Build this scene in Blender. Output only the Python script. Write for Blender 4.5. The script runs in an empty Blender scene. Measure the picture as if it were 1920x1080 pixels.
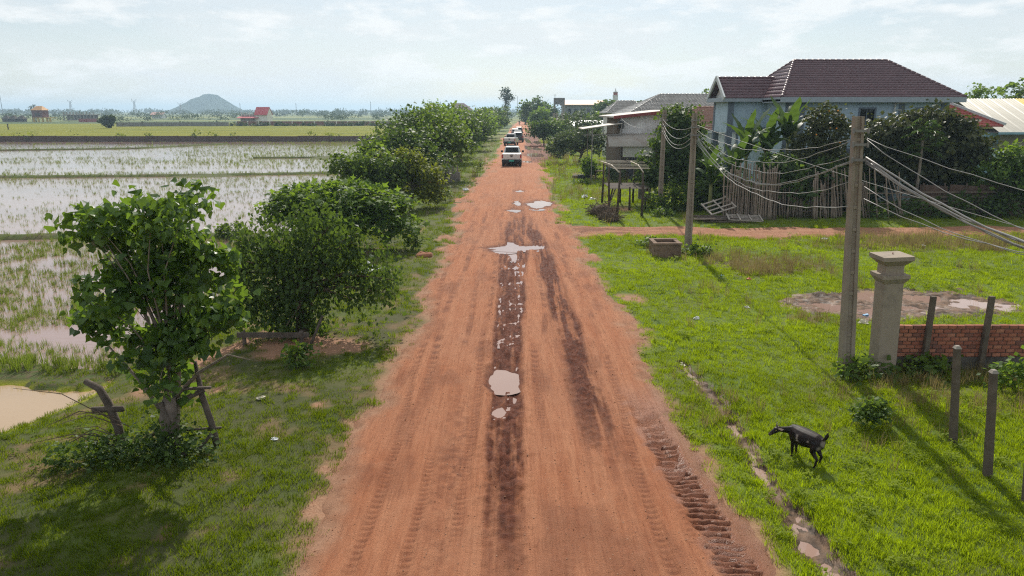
import bpy, bmesh, math, random
import numpy as np
from mathutils import Vector, Matrix, Quaternion
R = math.radians
S = bpy.context.scene
COL = S.collection

# ------------------------------------------------------------------ camera, sky, sun, exposure
F_PX, PITCH, CAM_H = 1331.0, R(14.0), 5.5
cam_data = bpy.data.cameras.new('camera')
cam = bpy.data.objects.new('camera', cam_data); COL.objects.link(cam)
cam.location = (0, 0, CAM_H); cam.rotation_euler = (R(90) - PITCH, 0, 0)
cam_data.sensor_width = 36.0; cam_data.lens = 36.0 * F_PX / 1920.0
cam_data.clip_start = 0.1; cam_data.clip_end = 20000
S.camera = cam
SUN_AZ, SUN_EL = R(1.8), R(41)
world = bpy.data.worlds.new('World'); S.world = world; world.use_nodes = True
def build_world():
    nt = world.node_tree; n = nt.nodes; L = nt.links
    bg = n['Background']; bg.inputs['Strength'].default_value = 0.086
    sky = n.new('ShaderNodeTexSky'); sky.sky_type = 'NISHITA'; sky.sun_disc = False
    sky.sun_elevation = SUN_EL; sky.sun_rotation = SUN_AZ
    sky.air_density = 1.0; sky.dust_density = 0.6; sky.ozone_density = 1.5
    tc = n.new('ShaderNodeTexCoord')
    # thin high veil, streaked along the horizon, with a few heaped clouds
    mp = n.new('ShaderNodeMapping'); mp.inputs['Scale'].default_value = (1.6, 1.6, 9.0)
    L.new(tc.outputs['Generated'], mp.inputs['Vector'])
    n1 = n.new('ShaderNodeTexNoise'); n1.inputs['Scale'].default_value = 1.7; n1.inputs['Detail'].default_value = 8; n1.inputs['Roughness'].default_value = .55; n1.inputs['Distortion'].default_value = .6
    L.new(mp.outputs[0], n1.inputs['Vector'])
    mp2 = n.new('ShaderNodeMapping'); mp2.inputs['Scale'].default_value = (3.5, 3.5, 12.0); mp2.inputs['Location'].default_value = (3.1, .7, 2.2)
    L.new(tc.outputs['Generated'], mp2.inputs['Vector'])
    n2 = n.new('ShaderNodeTexNoise'); n2.inputs['Scale'].default_value = 2.6; n2.inputs['Detail'].default_value = 10; n2.inputs['Roughness'].default_value = .62
    L.new(mp2.outputs[0], n2.inputs['Vector'])
    r1 = n.new('ShaderNodeValToRGB'); r1.color_ramp.elements[0].position = .36; r1.color_ramp.elements[1].position = .66
    r1.color_ramp.elements[0].color = (.40, .40, .40, 1); r1.color_ramp.elements[1].color = (1, 1, 1, 1)
    L.new(n1.outputs['Fac'], r1.inputs[0])
    r2 = n.new('ShaderNodeValToRGB'); r2.color_ramp.elements[0].position = .50; r2.color_ramp.elements[1].position = .62
    L.new(n2.outputs['Fac'], r2.inputs[0])
    veil = n.new('ShaderNodeMix'); veil.data_type = 'RGBA'
    L.new(r1.outputs[0], veil.inputs[0]); L.new(sky.outputs[0], veil.inputs[6]); veil.inputs[7].default_value = (9.3, 9.75, 9.9, 1)
    cum = n.new('ShaderNodeMix'); cum.data_type = 'RGBA'
    mm = n.new('ShaderNodeMath'); mm.operation = 'MULTIPLY'; mm.inputs[1].default_value = .75
    L.new(r2.outputs[0], mm.inputs[0])
    L.new(mm.outputs[0], cum.inputs[0]); L.new(veil.outputs[2], cum.inputs[6]); cum.inputs[7].default_value = (11.0, 11.2, 11.2, 1)
    L.new(cum.outputs[2], bg.inputs['Color'])
build_world()
sd = bpy.data.lights.new('sun', 'SUN'); sd.energy = 4.9; sd.angle = R(0.8); sd.color = (1.0, .94, .84)
sun = bpy.data.objects.new('sun', sd); COL.objects.link(sun)
sdir = Vector((math.sin(SUN_AZ)*math.cos(SUN_EL), math.cos(SUN_AZ)*math.cos(SUN_EL), math.sin(SUN_EL)))
sun.rotation_euler = (-sdir).to_track_quat('-Z', 'Y').to_euler(); sun.location = (20, 120, 110)
S.view_settings.view_transform = 'Standard'; S.view_settings.look = 'None'
S.view_settings.gamma = 1.0; S.view_settings.exposure = 0.08; S.view_settings.use_curve_mapping = False
S.render.engine = 'CYCLES'
S.cycles.use_denoising = False; S.cycles.use_adaptive_sampling = False; S.cycles.filter_width = 1.2
S.cycles.max_bounces = 6; S.cycles.transparent_max_bounces = 8; S.cycles.diffuse_bounces = 3; S.cycles.glossy_bounces = 3; S.cycles.transmission_bounces = 3
S.cycles.volume_bounces = 0; S.cycles.sample_clamp_indirect = 5; S.cycles.sample_clamp_direct = 6
S.cycles.caustics_reflective = False; S.cycles.caustics_refractive = False

# ------------------------------------------------------------------ helpers
def G(px, py, z=0.0):
    "photo pixel -> metric position on the horizontal plane z (survey of the photograph)"
    a = (px-960)/F_PX; b = (540-py)/F_PX
    dy = math.cos(PITCH)+b*math.sin(PITCH); dz = -math.sin(PITCH)+b*math.cos(PITCH)
    t = (z-CAM_H)/dz
    return Vector((a*t, dy*t, z))
def ZY(py, Y):
    b = (540-py)/F_PX
    return CAM_H+Y*(-math.sin(PITCH)+b*math.cos(PITCH))/(math.cos(PITCH)+b*math.sin(PITCH))
def XY(px, Y, z=0.0):
    return (px-960)/F_PX*(Y*math.cos(PITCH)+(CAM_H-z)*math.sin(PITCH))

def _h(ix, iy, seed):
    n = (ix.astype(np.int64)*374761393 + iy.astype(np.int64)*668265263 + seed*974711) & 0x7fffffff
    n = ((n ^ (n >> 13))*1274126177) & 0x7fffffff
    n = (n ^ (n >> 16)) & 0xffff
    return n/65535.0
def vnoise(x, y, seed=0):
    x = np.asarray(x, float); y = np.asarray(y, float)
    ix = np.floor(x); iy = np.floor(y); fx = x-ix; fy = y-iy
    fx = fx*fx*(3-2*fx); fy = fy*fy*(3-2*fy)
    a = _h(ix, iy, seed); b = _h(ix+1, iy, seed); c = _h(ix, iy+1, seed); d = _h(ix+1, iy+1, seed)
    return (a+(b-a)*fx)*(1-fy)+(c+(d-c)*fx)*fy
def fbm(x, y, oct=4, seed=0):
    s = 0; a = .5; t = 0
    for i in range(oct):
        s = s+a*vnoise(x*2**i+i*17.3, y*2**i+i*9.1, seed+i); t += a; a *= .5
    return s/t          # 0..1
def sstep(a, b, x):
    t = np.clip((x-a)/(b-a), 0, 1); return t*t*(3-2*t)
def interp(y, pts):
    return np.interp(y, [p[0] for p in pts], [p[1] for p in pts])

def tag(o, label=None, cat=None, group=None, kind=None):
    if label: o['label'] = label
    if cat: o['category'] = cat
    if group: o['group'] = group
    if kind: o['kind'] = kind
    return o
def empty(name, loc, label=None, cat=None, group=None, rz=0):
    o = bpy.data.objects.new(name, None); COL.objects.link(o); o.location = loc; o.rotation_euler = (0, 0, rz)
    o.empty_display_size = .2
    return tag(o, label, cat, group)
def link(name, me, mat=None, parent=None, loc=None, rot=None):
    o = bpy.data.objects.new(name, me); COL.objects.link(o)
    if mat is not None and len(me.materials) == 0: me.materials.append(mat)
    if parent is not None: o.parent = parent
    if loc is not None: o.location = loc
    if rot is not None: o.rotation_euler = rot
    return o
def np_mesh(name, V, Fc, smooth=False, attrs=None):
    "V (n,3), Fc (m,k) uniform polygons"
    me = bpy.data.meshes.new(name)
    V = np.asarray(V, np.float32); Fc = np.asarray(Fc, np.int32)
    me.vertices.add(len(V)); me.vertices.foreach_set('co', V.ravel())
    m, k = Fc.shape
    me.loops.add(m*k); me.loops.foreach_set('vertex_index', Fc.ravel())
    me.polygons.add(m); me.polygons.foreach_set('loop_start', np.arange(0, m*k, k, dtype=np.int32))
    me.update(calc_edges=True)
    if smooth: me.polygons.foreach_set('use_smooth', np.ones(m, bool))
    for an, av in (attrs or {}).items():
        a = me.attributes.new(an, 'FLOAT', 'POINT'); a.data.foreach_set('value', np.asarray(av, np.float32).ravel())
    return me
class MB:
    "collects boxes, bars, tubes and polygons into one mesh"
    def __init__(s): s.v = []; s.f = []
    def poly(s, pts):
        b = len(s.v); s.v += [tuple(p) for p in pts]; s.f.append(tuple(range(b, b+len(pts)))); return s
    def hexa(s, c):
        b = len(s.v); s.v += [tuple(p) for p in c]
        for q in ((0,3,2,1),(4,5,6,7),(0,1,5,4),(1,2,6,5),(2,3,7,6),(3,0,4,7)): s.f.append(tuple(b+i for i in q))
        return s
    def box(s, x0, x1, y0, y1, z0, z1):
        return s.hexa([(x0,y0,z0),(x1,y0,z0),(x1,y1,z0),(x0,y1,z0),(x0,y0,z1),(x1,y0,z1),(x1,y1,z1),(x0,y1,z1)])
    def bar(s, p, q, w, h=None, up=(0,0,1)):
        p = Vector(p); q = Vector(q); h = h or w; d = (q-p).normalized(); u = Vector(up)
        if abs(d.dot(u)) > .98: u = Vector((1,0,0))
        a = d.cross(u).normalized()*w/2; b = a.cross(d).normalized()*h/2
        return s.hexa([p-a-b, p+a-b, p+a+b, p-a+b, q-a-b, q+a-b, q+a+b, q-a+b])
    def tube(s, pts, rad, n=6, cap=True):
        pts = [Vector(p) for p in pts]; k = len(pts)
        if not hasattr(rad, '__len__'): rad = [rad]*k
        b = len(s.v); ref = None
        for i, p in enumerate(pts):
            d = (pts[min(i+1,k-1)]-pts[max(i-1,0)]).normalized()
            if ref is None: ref = Vector((1,0,0)) if abs(d.x) < .9 else Vector((0,1,0))
            a = (ref-d*ref.dot(d)).normalized(); c = d.cross(a); ref = a
            for j in range(n):
                t = 2*math.pi*j/n; s.v.append(tuple(p+(a*math.cos(t)+c*math.sin(t))*rad[i]))
        for i in range(k-1):
            for j in range(n):
                j2 = (j+1) % n; s.f.append((b+i*n+j, b+i*n+j2, b+(i+1)*n+j2, b+(i+1)*n+j))
        if cap:
            s.f.append(tuple(b+j for j in reversed(range(n)))); s.f.append(tuple(b+(k-1)*n+j for j in range(n)))
        return s
    def ball(s, c, r, nu=10, nv=7):
        rx, ry, rz = r if hasattr(r, '__len__') else (r, r, r); b = len(s.v)
        for i in range(nv+1):
            ph = math.pi*i/nv
            for j in range(nu):
                t = 2*math.pi*j/nu; s.v.append((c[0]+rx*math.sin(ph)*math.cos(t), c[1]+ry*math.sin(ph)*math.sin(t), c[2]+rz*math.cos(ph)))
        for i in range(nv):
            for j in range(nu):
                j2 = (j+1) % nu; s.f.append((b+i*nu+j, b+(i+1)*nu+j, b+(i+1)*nu+j2, b+i*nu+j2))
        return s
    def mesh(s, name, smooth=False):
        me = bpy.data.meshes.new(name); me.from_pydata(s.v, [], s.f); me.validate(); me.update()
        if smooth: me.polygons.foreach_set('use_smooth', [True]*len(me.polygons))
        return me
    def build(s, name, mat, parent=None, smooth=False, bevel=0, loc=None, rot=None):
        me = s.mesh(name, smooth)
        if bevel:
            bm = bmesh.new(); bm.from_mesh(me)
            bmesh.ops.bevel(bm, geom=bm.edges[:], offset=bevel, segments=1, affect='EDGES')
            bm.to_mesh(me); bm.free()
        return link(name, me, mat, parent, loc, rot)

# ------------------------------------------------------------------ materials
class NT:
    def __init__(s, name):
        s.m = bpy.data.materials.new(name); s.m.use_nodes = True; s.t = s.m.node_tree; s.n = s.t.nodes; s.L = s.t.links
        s.b = s.n['Principled BSDF']; s.out = s.n['Material Output']
        s._tc = None
    def co(s, scale=(1,1,1), kind='Object'):
        if s._tc is None: s._tc = s.n.new('ShaderNodeTexCoord')
        if tuple(scale) == (1,1,1): return s._tc.outputs[kind]
        m = s.n.new('ShaderNodeMapping'); m.inputs['Scale'].default_value = scale; s.L.new(s._tc.outputs[kind], m.inputs[0]); return m.outputs[0]
    def noise(s, scale, detail=4, rough=.55, co=None, dist=0):
        n = s.n.new('ShaderNodeTexNoise'); n.inputs['Scale'].default_value = scale; n.inputs['Detail'].default_value = detail
        n.inputs['Roughness'].default_value = rough; n.inputs['Distortion'].default_value = dist
        s.L.new(co if co is not None else s.co(), n.inputs['Vector']); return n.outputs['Fac']
    def ramp(s, fac, a, b, ca=(0,0,0,1), cb=(1,1,1,1)):
        r = s.n.new('ShaderNodeValToRGB'); e = r.color_ramp.elements
        e[0].position = a; e[1].position = b; e[0].color = c4(ca); e[1].color = c4(cb); s.L.new(fac, r.inputs[0]); return r.outputs[0]
    def mix(s, fac, a, b, mode='MIX'):
        m = s.n.new('ShaderNodeMix'); m.data_type = 'RGBA'; m.blend_type = mode
        for k, v in ((0, fac), (6, a), (7, b)):
            if isinstance(v, (int, float)) and k == 0: m.inputs[0].default_value = v
            elif isinstance(v, tuple): m.inputs[k].default_value = c4(v)
            else: s.L.new(v, m.inputs[k])
        return m.outputs[2]
    def math(s, op, a, b=0):
        m = s.n.new('ShaderNodeMath'); m.operation = op
        for k, v in ((0, a), (1, b)):
            if isinstance(v, (int, float)): m.inputs[k].default_value = v
            else: s.L.new(v, m.inputs[k])
        return m.outputs[0]
    def attr(s, name, kind='GEOMETRY'):
        a = s.n.new('ShaderNodeAttribute'); a.attribute_name = name; a.attribute_type = kind; return a.outputs['Fac']
    def bump(s, h, strength=.3, dist=.02):
        b = s.n.new('ShaderNodeBump'); b.inputs['Strength'].default_value = strength; b.inputs['Distance'].default_value = dist
        s.L.new(h, b.inputs['Height']); s.L.new(b.outputs[0], s.b.inputs['Normal']); return b
    def set(s, **k):
        for key, v in k.items():
            i = s.b.inputs[{'col':'Base Color','rough':'Roughness','spec':'Specular IOR Level','metal':'Metallic','coat':'Coat Weight','trans':'Transmission Weight','ior':'IOR'}[key]]
            if isinstance(v, (int, float)): i.default_value = v
            elif isinstance(v, tuple): i.default_value = c4(v)
            else: s.L.new(v, i)
        return s
def c4(c): return tuple(c)+(1,) if len(c) == 3 else tuple(c)
MATS = {}
def mat(name, col, rough=.85, var=.18, scale=3, bump=.15, bscale=30, spec=.3, metal=0, dirt=None, dscale=1.5, rnd=0):
    if name in MATS: return MATS[name]
    t = NT(name)
    lo = tuple(c*(1-var) for c in col); hi = tuple(min(1, c*(1+var)) for c in col)
    c = t.ramp(t.noise(scale, 6, .6), .3, .7, lo, hi)
    if dirt: c = t.mix(t.ramp(t.noise(dscale, 6, .65), .48, .7), c, dirt)
    if rnd:
        oi = t.n.new('ShaderNodeObjectInfo'); h = t.n.new('ShaderNodeHueSaturation')
        t.L.new(t.math('ADD', t.math('MULTIPLY', oi.outputs['Random'], 2*rnd), 1-rnd), h.inputs['Value']); t.L.new(c, h.inputs['Color']); c = h.outputs[0]
    t.set(col=c, rough=rough, spec=spec, metal=metal)
    if bump: t.bump(t.noise(bscale, 5, .6), bump, .02)
    MATS[name] = t.m; return t.m
def leaf_mat(name, dark, light, trans=None, rough=.4, spec=.5, tw=.35, inst=False, lo=.6):
    if name in MATS: return MATS[name]
    t = NT(name); r = t.attr('rnd', 'INSTANCER' if inst else 'GEOMETRY')
    c = t.ramp(r, .05, .95, dark, light); t.set(col=c, rough=rough, spec=spec)
    tr = t.n.new('ShaderNodeBsdfTranslucent')
    if trans is None: trans = tuple(min(1, v*k) for v, k in zip(light, (2.2, 2.0, .8)))
    tc = t.mix(r, tuple(v*lo for v in trans), trans); t.L.new(tc, tr.inputs[0])
    mx = t.n.new('ShaderNodeMixShader'); mx.inputs[0].default_value = tw
    t.L.new(t.b.outputs[0], mx.inputs[1]); t.L.new(tr.outputs[0], mx.inputs[2]); t.L.new(mx.outputs[0], t.out.inputs[0])
    MATS[name] = t.m; return t.m

# ------------------------------------------------------------------ the lie of the land
WATER_Z = -0.35
SHORE = [(-50,-12),(5,-10.3),(9,-10.2),(11.5,-9.9),(13.2,-9.25),(14.6,-9.0),(16,-9.3),(20,-9.4),(30,-10.8),(45,-11.6),(60,-12.2),(80,-12.8),(110,-15),(142,-17),(4000,-17)]
LEFT = [(-80,-2.7),(7.5,-2.6),(10.5,-2.78),(15,-2.65),(20.7,-2.74),(30,-2.8),(45,-3.1),(53,-3.2),(62,-2.6),(83,-2.2),(123,-1.9),(184,-1.3),(290,.6),(390,4),(600,14)]
RIGHT = [(-80,3.3),(7.5,3.3),(9.9,3.05),(12.9,2.9),(20.7,3.14),(25.4,3.1),(29.5,3.0),(36,2.6),(42,2.7),(53,2.7),(83,3.5),(95,5.3),(150,5.3),(184,5.6),(290,8),(390,11.5),(600,21)]
def road_e(x, y):
    "metres inside the road edge, ragged"
    w = (fbm(x*.9, y*.7, 4, 5)-.5)*.9+(fbm(x*4, y*4, 3, 8)-.5)*.25
    return np.minimum(x-interp(y, LEFT), interp(y, RIGHT)-x)+w*np.clip(y/14, .75, 3)
def side_e(x, y):
    c = 33.0+np.where(x > 18, (x-18)*.06, 0)+.25*np.sin(x*.35)
    h = interp(x, [(2,2.3),(4,1.5),(6,1.2),(12,1.35),(20,1.1),(30,.9),(60,.9)])
    w = (fbm(x*.6, y*1.1, 4, 15)-.5)*.9
    return np.where(x < 2.2, -1, h-np.abs(y-c)+w)
TRICKLE = [G(px, py) for px, py in ((1278,678),(1300,705),(1335,735),(1365,775),(1395,825),(1420,865),(1445,905),(1480,950),(1510,1000),(1540,1040),(1580,1085),(1640,1160))]
TW = [.04,.08,.12,.12,.10,.10,.10,.12,.19,.22,.18,.17]
def seg_d(x, y, pts, ws=None):
    best = np.full(np.shape(x), 1e9)
    for i in range(len(pts)-1):
        ax, ay = pts[i][0], pts[i][1]; bx, by = pts[i+1][0], pts[i+1][1]
        dx, dy = bx-ax, by-ay; t = np.clip(((x-ax)*dx+(y-ay)*dy)/(dx*dx+dy*dy), 0, 1)
        d = np.hypot(x-ax-t*dx, y-ay-t*dy)
        if ws: d = d-(ws[i]+(ws[i+1]-ws[i])*t)
        best = np.minimum(best, d)
    return best
def trickle_d(x, y): return seg_d(x, y, TRICKLE, TW)+(fbm(x*5, y*5, 3, 31)-.5)*.30
def mud_d(x, y):
    d = np.hypot((x-11.2)/3.3, (y-20.4-.1*(x-11))/1.6)
    return d-1+(fbm(x*.9, y*.9, 4, 41)-.5)*1.1
PATH = [(-6.3,17.6),(-7.0,15.9),(-7.5,14.6),(-7.7,13.9)]
DIKES = [([(-90,32.6),(-40,33.0),(-11,33.6)], .55), ([(-140,62.5),(-50,64.5),(-30,66.5),(-10,70.5)], .6), ([(-95,104),(-60,116),(-52,132)], .45), ([(-33,92),(-22,93),(-14,92)], .35)]
def bare_m(x, y):
    "bare earth 0..1"
    m = sstep(.16, -.12, seg_d(x, y, PATH)-.22+(fbm(x*3, y*3, 3, 51)-.5)*.3)
    m = np.maximum(m, sstep(1.05, .75, np.hypot((x+4.9)/1.55, (y-16.3)/1.0)+(fbm(x*2, y*2, 3, 52)-.5)*.8))
    m = np.maximum(m, sstep(.35, -.05, -road_e(x, y)+(fbm(x*2, y*2, 3, 53)-.5)*.5)*.9)
    for px, py, r in ((1180,556,.45),(1200,562,.3),(1100,330,1.4),(1090,300,1.6),(1155,392,1.2),(1225,300,2.5),(605,950,.3),(610,880,.2),(795,480,.35)):
        p = G(px, py); m = np.maximum(m, sstep(1.1, .6, np.hypot(x-p.x, (y-p.y)*.8)/r+(fbm(x*2.5, y*2.5, 3, 54)-.5)*.9))
    m = np.maximum(m, np.where(x > 3, 0, sstep(.80, .88, fbm(x*1.1, y*1.1, 4, 55)*1.06)))
    left = (x < -2) & (y < 30)
    m = np.maximum(m, np.where(left, .4*sstep(.56, .74, fbm(x*1.4+9, y*1.4, 4, 57)), 0))
    return m
def zg(x, y):
    x = np.asarray(x, float); y = np.asarray(y, float)
    z = (fbm(x*.35, y*.35, 3, 1)-.5)*.12*np.clip(y/15, .5, 1.5)+(fbm(x*1.7, y*1.7, 3, 2)-.5)*.05
    sh = interp(y, SHORE)+(fbm(x*.5+3, y*.5, 3, 3)-.5)*.7
    z = z-sstep(0, 1, (-4.6-x)/np.maximum(-4.6-sh, .5))*.26
    u = sh-x
    pad = -.62+(fbm(x*.7, y*.7, 4, 4)-.5)*.5*np.clip(20/np.maximum(y, 8), .25, 1)
    z = np.where(u > -.6, z*(1-sstep(-.6, .8, u))+pad*sstep(-.6, .8, u), z)
    inp = (u > 0) & (y < 142)
    for pts, w in DIKES:
        d = seg_d(x, y, pts)+(fbm(x*.5, y*.5, 3, 6)-.5)*.3
        z = np.where(inp, np.maximum(z, -.52+.36*sstep(w*1.3, w*.35, d)), z)
    # low muddy strip that parts the silty pond from the paddies
    z = np.where(inp, np.maximum(z, -.60+.34*sstep(.62, .12, np.abs(y-15.05-.22*np.sin(x*.9))-.25+(fbm(x*1.3, y*1.3, 4, 61)-.5)*.8)), z)
    z = np.where(y > 142, -.25+(x > 0)*.25, z)
    # trickle and muddy hollow
    z = z-.10*sstep(.10, -.08, trickle_d(x, y))-.06*sstep(.1, -.5, mud_d(x, y))
    z = np.where(mud_d(x, y) < .2, z*.75-.02, z)
    return z
# ------------------------------------------------------------------ ground
def graded(a0, a1, step, lo, hi, g=1.12):
    core = list(np.arange(a0, a1+1e-6, step)); s = step; v = a1
    while v < hi: s *= g; v += s; core.append(v)
    s = step; v = a0
    while v > lo: s *= g; v -= s; core.insert(0, v)
    return np.array(core)
def yrows(y0, y1, d0, k):
    v = [y0]
    while v[-1] < y1: v.append(v[-1]+max(d0, k*v[-1]**2))
    return v
def tensor(xs, ys):
    X, Y = np.meshgrid(xs, ys); nx, ny = len(xs), len(ys)
    i = np.arange(nx*ny).reshape(ny, nx)
    Fc = np.stack([i[:-1,:-1], i[:-1,1:], i[1:,1:], i[1:,:-1]], -1).reshape(-1, 4)
    return X.ravel(), Y.ravel(), Fc
def compact(V, Fc, keep, attrs):
    Fc = Fc[keep]; u, inv = np.unique(Fc, return_inverse=True)
    return V[u], inv.reshape(Fc.shape), {k: a[u] for k, a in attrs.items()}

def dry_zone(x, y):
    n = (fbm(x*.8, y*.8, 4, 72)-.5)*1.1
    a = sstep(1.15, .6, np.hypot((x-9.0)/2.4, (y-25.6)/2.0)+n); b = sstep(1.1, .7, np.hypot((x-19)/7, (y-29.8)/1.9)+n); c = sstep(1.1, .5, np.hypot((x-8.0)/.75, (y-18.5)/.45)+n*.6); d = .35*sstep(1.1, .5, np.hypot((x-10)/3, (y-13.5)/1.5)+n)
    return np.maximum.reduce([a, b, c, d])
def ground():
    xs = graded(-14, 15.5, .10, -6000, 6000, 1.09)
    ys = np.array([-900, -400, -180, -80, -40, -20, -10, -4, 0, 2.5, 4]+yrows(5, 7000, .10, .0009))
    x, y, Fc = tensor(xs, ys)
    z = zg(x, y); e = road_e(x, y); se = side_e(x, y)
    bare = np.clip(bare_m(x, y), 0, 1)
    z = z-.08*sstep(.06, -.06, np.minimum(trickle_d(x, y), mud_d(x, y)))-.30*sstep(.1, .5, e)*(y < 620)-.18*sstep(.05, .4, se)*(x < 60)
    mud = np.maximum(sstep(.12, -.1, mud_d(x, y)), sstep(.12, -.05, trickle_d(x, y)))
    sh = interp(y, SHORE)
    wetland = sstep(-.9, .1, sh-x)*(y < 143)
    dry = np.clip(dry_zone(x, y)+.35*sstep(.6, .75, fbm(x*.4, y*.4, 3, 71))+.7*(x < -2)*sstep(.38, .62, fbm(x*.9, y*.9, 4, 73)), 0, 1)
    me = np_mesh('ground', np.stack([x, y, z], 1), Fc, True, {'bare': bare, 'mud': mud, 'wetland': wetland, 'dry': dry, 'weedy': np.where(x < -2, .45+.55*sstep(.35, .6, fbm(x*.7, y*.7, 4, 74)), 0)*(y < 60), 'algae': sstep(.045, .0, np.abs(z-WATER_Z+.005)-.02)*(y < 14.6)*(x < -5)})
    t = NT('ground_grass_and_earth')
    n1 = t.noise(.35, 5, .6); n2 = t.noise(7, 6, .65); n3 = t.noise(45, 4, .6)
    gcol = t.mix(t.ramp(n1, .35, .65), (.075, .125, .014), (.120, .165, .018))
    gcol = t.mix(t.math('MULTIPLY', t.ramp(n2, .4, .7), .6), gcol, (.085, .095, .025))
    gcol = t.mix(t.math('MULTIPLY', t.attr('dry'), .8), gcol, (.13, .095, .045)); gcol = t.mix(t.math('MULTIPLY', t.attr('weedy'), .8), gcol, (.048, .056, .018))
    # far land: strips of paddy and scrub
    big = t.noise(1, 3, .5, t.co((.004, .02, 1))); gcol2 = t.mix(t.ramp(big, .42, .6), (.05, .085, .02), (.20, .21, .05))
    sx = t.n.new('ShaderNodeSeparateXYZ'); t.L.new(t.co(), sx.inputs[0])
    far = t.ramp(t.math('MULTIPLY', sx.outputs['Y'], .001), .14, .2); gcol = t.mix(far, gcol, gcol2)
    earth = t.mix(t.ramp(n2, .3, .7), (.30, .150, .085), (.20, .105, .062)); earth = t.mix(t.ramp(n3, .4, .75), earth, (.36, .22, .14))
    mudc = t.mix(t.ramp(t.noise(3, 6, .75), .42, .6), (.055, .038, .026), (.26, .185, .13))
    c = t.mix(t.attr('bare'), gcol, earth); c = t.mix(t.attr('mud'), c, mudc)
    wl = t.mix(t.ramp(n2, .4, .65), (.055, .085, .018), (.10, .075, .042)); c = t.mix(t.attr('wetland'), c, wl)
    c = t.mix(t.attr('algae'), c, (.26, .27, .015)); ro = t.math('SUBTRACT', .95, t.math('MULTIPLY', t.attr('mud'), .5))
    t.set(col=c, rough=ro, spec=.25); t.bump(t.math('ADD', n3, t.math('MULTIPLY', n2, 1.5)), .55, .04)
    tag(link('ground', me, t.m), kind='structure')
ground()

# ------------------------------------------------------------------ laterite road
RUT1 = [(0,-.1),(8,-.1),(12,-.14),(18,-.08),(27,.05),(32,.1),(40,.3),(60,.5)]
RUT1W = [(0,.30),(8,.30),(14,.34),(18,.40),(24,.50),(28,.62),(33,.5),(45,.4)]
RUT2 = [(0,1.75),(8,1.62),(11,1.55),(15,1.48),(19.6,1.36),(27,1.22),(33,.95),(40,.7)]
LUG = [(0,3.2),(7,2.85),(7.8,2.78),(10.7,2.55),(13.3,2.42),(16,2.4)]
PUD = [(-.16,14.05,.36,.55,.075),(-.25,13.15,.07,.5,.05),(.06,12.9,.08,.6,.05),(-.22,12.4,.13,.25,.05),(.32,28.75,1.0,.5,.08),(-.35,28.2,.45,.4,.06),(-.02,29.5,.2,.9,.06),(.05,27.4,.16,.9,.06),
       (1.5,42.5,.55,1.6,.10),(2.1,43.5,.5,.8,.08),(.15,40.3,.42,.65,.08),(.35,43.2,.25,.9,.07),(.5,50.5,.3,.7,.05),(3.2,93,1.5,4.2,.16),(4.7,131,1.0,7,.16),(2.9,142,.45,12,.14),(1.7,80.5,.55,1.4,.12),(3.8,108,.8,5,.12),(3.3,165,.5,6,.12),(2.4,112,.4,6,.10)]
def blob(x, y, p):
    u = (x-p[0])/p[2]; v = (y-p[1])/p[3]; s = int(p[1]*7); a = .8*u+.6*v; b = -.6*u+.8*v; wx = fbm(a*.9+3, b*.9, 3, s)-.5; wy = fbm(a*.9, b*.9+7, 3, s+3)-.5
    return np.hypot(u+1.1*wx, v+1.1*wy)+(fbm(x*9, y*4, 3, s+5)-.5)*.22
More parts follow.
